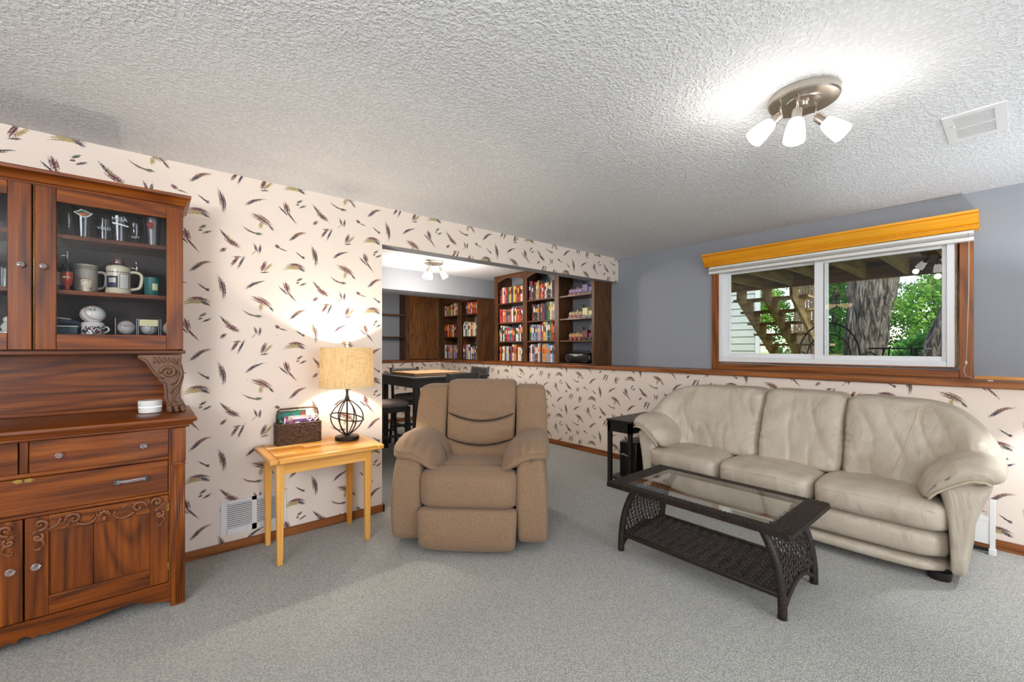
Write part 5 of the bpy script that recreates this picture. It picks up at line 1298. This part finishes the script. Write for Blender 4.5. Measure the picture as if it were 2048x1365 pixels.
def stool():
    t = thing('counter_stool', 'x', 'stool', (0, 0, 0), 0, 'stools around the tall table')
    MB().soft(.205, .205, .034, (0, 0, .612), 4.5, lambda p, u: Vector((p.x, p.y, p.z+.010*(1-u.x**2)*(1-u.y**2)*(1 if u.z > 0 else 0))), 14, 14, 4).obj('seat', 'stool_seat', t, True)
    for q in ((-.19, .19, -.19, -.168), (-.19, .19, .168, .19), (-.19, -.168, -.168, .168), (.168, .19, -.168, .168)): MB().box(*q, .530, .585).obj('seat_rail', 'dark_stool', t, bevel=.002)
    for x in (-1, 1):
        m = MB(); m.tube([(x*.172, .170, .585), (x*.178, .180, .30), (x*.185, .205, 0)], .021, 4); m.obj('leg', 'dark_stool', t)
        m = MB(); m.tube([(x*.200, -.245, 0), (x*.190, -.195, .30), (x*.185, -.180, .60), (x*.185, -.195, .80), (x*.188, -.235, .975)], .021, 4); m.obj('rear_leg', 'dark_stool', t)
    MB().soft(.185, .011, .052, (0, -.222, .915), 9, lambda p, u: Vector((p.x, p.y-.015*(1-u.x**2)+.0-.08*(p.z-.915), p.z)), 12, 3, 4).obj('top_slat', 'dark_stool', t, True)
    MB().soft(.180, .009, .018, (0, -.198, .800), 9, lambda p, u: Vector((p.x, p.y-.010*(1-u.x**2), p.z)), 12, 3, 3).obj('lower_slat', 'dark_stool', t, True)
    for z, y in ((.20, .19), (.20, -.21)): MB().box(-.18, .18, y-.010, y+.010, z, z+.032).obj('footrest', 'dark_stool', t, bevel=.002)
    for x in (-.186, .186): MB().box(x-.009, x+.009, -.21, .19, .26, .288).obj('stretcher', 'dark_stool', t, bevel=.002)
    return t
st0 = stool()
P4 = [((-4.56, 2.03), 0, 'counter stool at the near-left side of the tall table, its grey seat in full view'),
      ((-5.02, 2.58), -PI/2, 'counter stool at the far side of the tall table, backrest against the oak cupboard'),
      ((-4.02, 2.535), PI/2, 'counter stool with its back directly behind the recliner\'s headrest'),
      ((-4.82, 3.27), PI, 'counter stool in the far right corner of the tall table, by the bookcases')]
st0.matrix_basis = Matrix.Translation((*P4[0][0], 0)); st0['label'] = P4[0][2]
for (xy, r, lab) in P4[1:]: copy_tree(st0, (*xy, 0), r, lab)

# ================================================================== outside the window
gr = MB(); gr.grid(lambda u, v_: (-16+24*u, 4.5+30*v_, .52+.55*max(0, (v_-.25))**1.2+.05*mnoise.noise(Vector((u*14, v_*20, 0)))), 40, 50)
struct(gr.obj('ground', 'grass', None, True))
dk = thing('deck', 'raised wooden deck overhead outside the window, seen from below', 'deck', (-2, 5.7, 2.1))
for k in range(16):
    x = 1.15-.406*k; MB().box(x-.02, x+.02, 4.46, 7.0, 2.125, 2.32).obj('joist', 'stair_wood' if k % 1 == 0 else 'deck_wood_y', dk, world=True)
bx('rim_beam', 'deck_wood_x', dk, -6.2, 2.0, 7.0, 7.045, 2.105, 2.34)
m = MB()
for k in range(19): m.box(-6.2, 2.0, 4.46+k*.14, 4.46+k*.14+.134, 2.32, 2.345)
m.obj('deck_boards', 'deck_wood_x', dk, world=True, kind='stuff')
for x in (-3.3, .9): bx('post', 'deck_wood_z', dk, x, x+.09, 6.93, 7.0, .5, 2.12)
stt = thing('outdoor_stairs', 'open wooden stairs descending from the deck, outside the left pane', 'stairs', (-2.48, 7.8, .55))
S0y, S0z, sl, nst = 7.06, 2.10, .64, 9
run, rise = .28, .179
for x in (-2.86, -2.49, -2.13):
    top_ = []; 
    for k in range(nst-1): top_ += [(S0y+.02+k*run, S0z+.06-k*rise), (S0y+.02+(k+1)*run, S0z+.06-k*rise)]
    ye = S0y+.02+(nst-1)*run
    pts = top_+[(ye, .60), (ye-.02, .60), (S0y, S0z-.13), (S0y, S0z+.06)]
    MB().prism(pts, 'x', x-.019, x+.019).obj('stringer', 'stair_wood', stt, world=True)
for k in range(nst-1): bx('tread', 'stair_wood', stt, -3.05, -2.0, S0y+.01+k*run, S0y+.03+(k+1)*run, S0z+.062-k*rise, S0z+.098-k*rise)
ds = thing('slat_screen', 'vertical board screen beyond the stairs, beside the big tree', 'fence', (-2.49, 9.0, .5))
for k in range(9): bx('slat', 'fence_wood', ds, -2.82+k*.050, -2.784+k*.050, 9.5, 9.52, .52, 2.50)
for z in (.9, 2.2): bx('rail', 'fence_wood', ds, -2.83, -2.37, 9.52, 9.55, z, z+.08)
hs = thing('neighbour_house', 'pale clapboard wall of the neighbouring house behind the stairs', 'house', (-5.8, 10.1, .5))
for k in range(22):
    z = .55+k*.155; MB().prism([(10.0, z), (9.975, z), (9.995, z+.16), (10.0, z+.16)], 'x', -8.5, -3.66) if False else None
    MB()._mk if False else None
    mm_ = MB(); mm_._mk([(-8.5, 9.975, z), (-3.68, 9.975, z), (-3.68, 9.995, z+.158), (-8.5, 9.995, z+.158), (-8.5, 10.02, z), (-3.68, 10.02, z), (-3.68, 10.02, z+.158), (-8.5, 10.02, z+.158)], [(0, 1, 2, 3), (4, 7, 6, 5), (0, 4, 5, 1), (1, 5, 6, 2), (2, 6, 7, 3), (3, 7, 4, 0)])
    mm_.obj('siding_board', 'siding', hs, world=True)
bx('corner_board', 'siding_trim', hs, -3.68, -3.60, 9.96, 10.04, .5, 3.98)
# patio furniture
pc = thing('patio_chair', 'round-backed black wire patio chair just outside the window', 'chair', (-1.36, 5.85, .53))
n = 24; arc = lambda r, zc, k: [(r*math.cos(PI*i/k), -.0, zc+r*.95*math.sin(PI*i/k)) for i in range(k+1)]
Mc_ = Matrix.Rotation(R_(28), 4, 'Z')
def mt(pts): return [Mc_ @ Vector(p) for p in pts]
MB().tube(mt([(.29*math.cos(PI*i/n), .12, .62+.37*math.sin(PI*i/n)) for i in range(n+1)]), .010, 6).obj('back_hoop', 'iron', pc, True)
MB().tube(mt([(.21*math.cos(PI*i/n), .12, .60+.26*math.sin(PI*i/n)) for i in range(n+1)]), .007, 6).obj('back_hoop', 'iron', pc, True)
MB().tube(mt([(.29, .12, .62), (.31, -.10, .66), (.30, -.30, .62), (.28, -.30, .40)]), .010, 6).obj('armrest', 'iron', pc, True)
MB().tube(mt([(-.29, .12, .62), (-.31, -.10, .66), (-.30, -.30, .62), (-.28, -.30, .40)]), .010, 6).obj('armrest', 'iron', pc, True)
for x in (-.14, 0, .14): MB().tube(mt([(x, .12, .40), (x*1.4, .12, .94-abs(x)*.5)]), .006, 5).obj('back_wire', 'iron', pc, True)
MB().tube(mt([(.27*math.cos(2*PI*i/30), -.10+.25*math.sin(2*PI*i/30), .40) for i in range(30)]), .010, 6, closed=True).obj('seat_ring', 'iron', pc, True)
MB().tube(mt([(-.26, -.1, .40), (.26, -.1, .40)]), .12, 10, flat=(1, .08)).obj('seat', 'iron', pc, True)
for x in (-.24, .24):
    for y in (-.28, .12): MB().tube(mt([(x, y, .40), (x*1.1, y*1.1, 0)]), .010, 6).obj('leg', 'iron', pc, True)
pt = thing('patio_table', 'low black metal patio table in front of the trees', 'table', (-.88, 6.5, .53))
MB().box(-.23, .23, -.30, .30, .690, .706).obj('table_top', 'iron', pt, bevel=.004)
for x in (-.16, .16):
    for y in (-.22, .22): MB().tube([(x*.7, y*.7, .69), (x*1.3, y*1.2, 0)], .009, 6).obj('leg', 'iron', pt, True)
# trees
def trunk(t, base, pts, r0, r1, seg=26):
    m = MB(); N_ = 46; P_ = [Vector(p) for p in pts]; vs = []
    for i in range(N_+1):
        f_ = i/N_*(len(P_)-1); k = min(int(f_), len(P_)-2); c_ = P_[k].lerp(P_[k+1], f_-k); r = r0+(r1-r0)*(i/N_)
        r *= 1+.45*math.exp(-i/N_*9)
        for j in range(seg*2):
            a = 2*PI*j/(seg*2); rr = r*(1+.07*math.sin(a*9+i*.22+math.sin(i*.3))+.10*mnoise.noise(Vector((math.cos(a)*3, math.sin(a)*3, i*.16)))+.05*mnoise.noise(Vector((math.cos(a)*11, math.sin(a)*11, i*.3))))
            vs.append((c_.x+rr*math.cos(a), c_.y+rr*math.sin(a), c_.z))
    s2 = seg*2; m._mk(vs, [(i*s2+j, i*s2+(j+1) % s2, (i+1)*s2+(j+1) % s2, (i+1)*s2+j) for i in range(N_) for j in range(s2)])
    return m.obj('trunk', 'bark', t, True)
def leaves(t, blobs, n, size, mm):
    rng = np.random.default_rng(int(abs(t.matrix_basis.translation.x)*100)+n)
    w = np.array([b_[3]*b_[4]*b_[5] for b_ in blobs]); w = w/w.sum(); idx = rng.choice(len(blobs), n, p=w)
    B = np.array(blobs)[idx]; d = rng.normal(size=(n, 3)); d /= np.linalg.norm(d, axis=1)[:, None]
    rad = rng.uniform(.45, 1.0, n)**.6; c = B[:, :3]+d*B[:, 3:6]*rad[:, None]
    # clumping
    c += rng.normal(size=(n, 3))*.05
    a = rng.normal(size=(n, 3)); a /= np.linalg.norm(a, axis=1)[:, None]; b2 = np.cross(a, rng.normal(size=(n, 3))); b2 /= np.linalg.norm(b2, axis=1)[:, None]
    s_ = (size*rng.uniform(.6, 1.3, n))[:, None]
    V_ = np.stack([c-a*s_, c+b2*s_*.55, c+a*s_, c-b2*s_*.55], 1).reshape(-1, 3).astype(np.float32)
    me = bpy.data.meshes.new('foliage'); me.vertices.add(4*n); me.vertices.foreach_set('co', V_.ravel())
    me.loops.add(4*n); me.loops.foreach_set('vertex_index', np.arange(4*n, dtype=np.int32)); me.polygons.add(n)
    me.polygons.foreach_set('loop_start', np.arange(0, 4*n, 4, dtype=np.int32)); me.update(calc_edges=True)
    me.materials.append(MATS[mm]); o = bpy.data.objects.new('foliage', me); COL.objects.link(o); o.parent = t; o['kind'] = 'stuff'; return o
t = thing('tree', 'big grey leaning tree trunk right behind the window\'s right pane', 'tree', (-2.0, 11, .55))
trunk(t, None, [(0.0, 0, 0), (-.02, 0, .6), (.05, 0, 1.5), (.12, 0, 2.4), (.5, .2, 4.2)], .27, .42)
t = thing('tree', 'tilted tree trunk cut off by the right edge of the window glass', 'tree', (-.98, 9.3, .55))
trunk(t, None, [(.12, 0, 0), (.20, 0, .5), (.38, 0, 1.2), (.70, .1, 2.2), (1.2, .2, 3.6)], .26, .20)
TR = [(-6.2, 15, 'leafy green tree above the neighbour\'s clapboard wall', 'leaf'), (-4.2, 16, 'dense green tree seen between the stair stringers', 'leaf_dark'), (-3.1, 13.5, 'green leafy bush just left of the big trunk', 'leaf_dark'),
      (-1.4, 15.5, 'sunlit green tree between the two trunks', 'leaf'), (-.2, 13.6, 'bright green tree behind the tilted trunk', 'leaf'), (1.6, 15.5, 'green tree at the far right beyond the glass', 'leaf_dark')]
for q, (x, y, lab, mm) in enumerate(TR):
    t = thing('leafy_tree', lab, 'tree', (x, y, .7), 0, 'green trees beyond the yard')
    MB().tube([(0, 0, 0), (.05, 0, 1.2), (0, .1, 3.0)], [.12, .10, .07], 8).obj('trunk', 'bark', t, True)
    rg = random.Random(q); bl_ = [(rg.uniform(-1.2, 1.2), rg.uniform(-.8, .8), rg.uniform(.6, 4.2), rg.uniform(.5, .9), rg.uniform(.5, .8), rg.uniform(.35, .7)) for _ in range(13)]
    leaves(t, bl_, 17000, .046, mm)
t = thing('shrub', 'low green shrub at the foot of the tilted trunk', 'shrub', (-1.25, 10.3, .6))
MB().tube([(0, 0, 0), (0, 0, .5)], .02, 6).obj('stem', 'bark', t); leaves(t, [(0.1, 0, .45, .35, .3, .40), (.45, 0, .65, .3, .3, .3)], 2500, .045, 'leaf_dark')
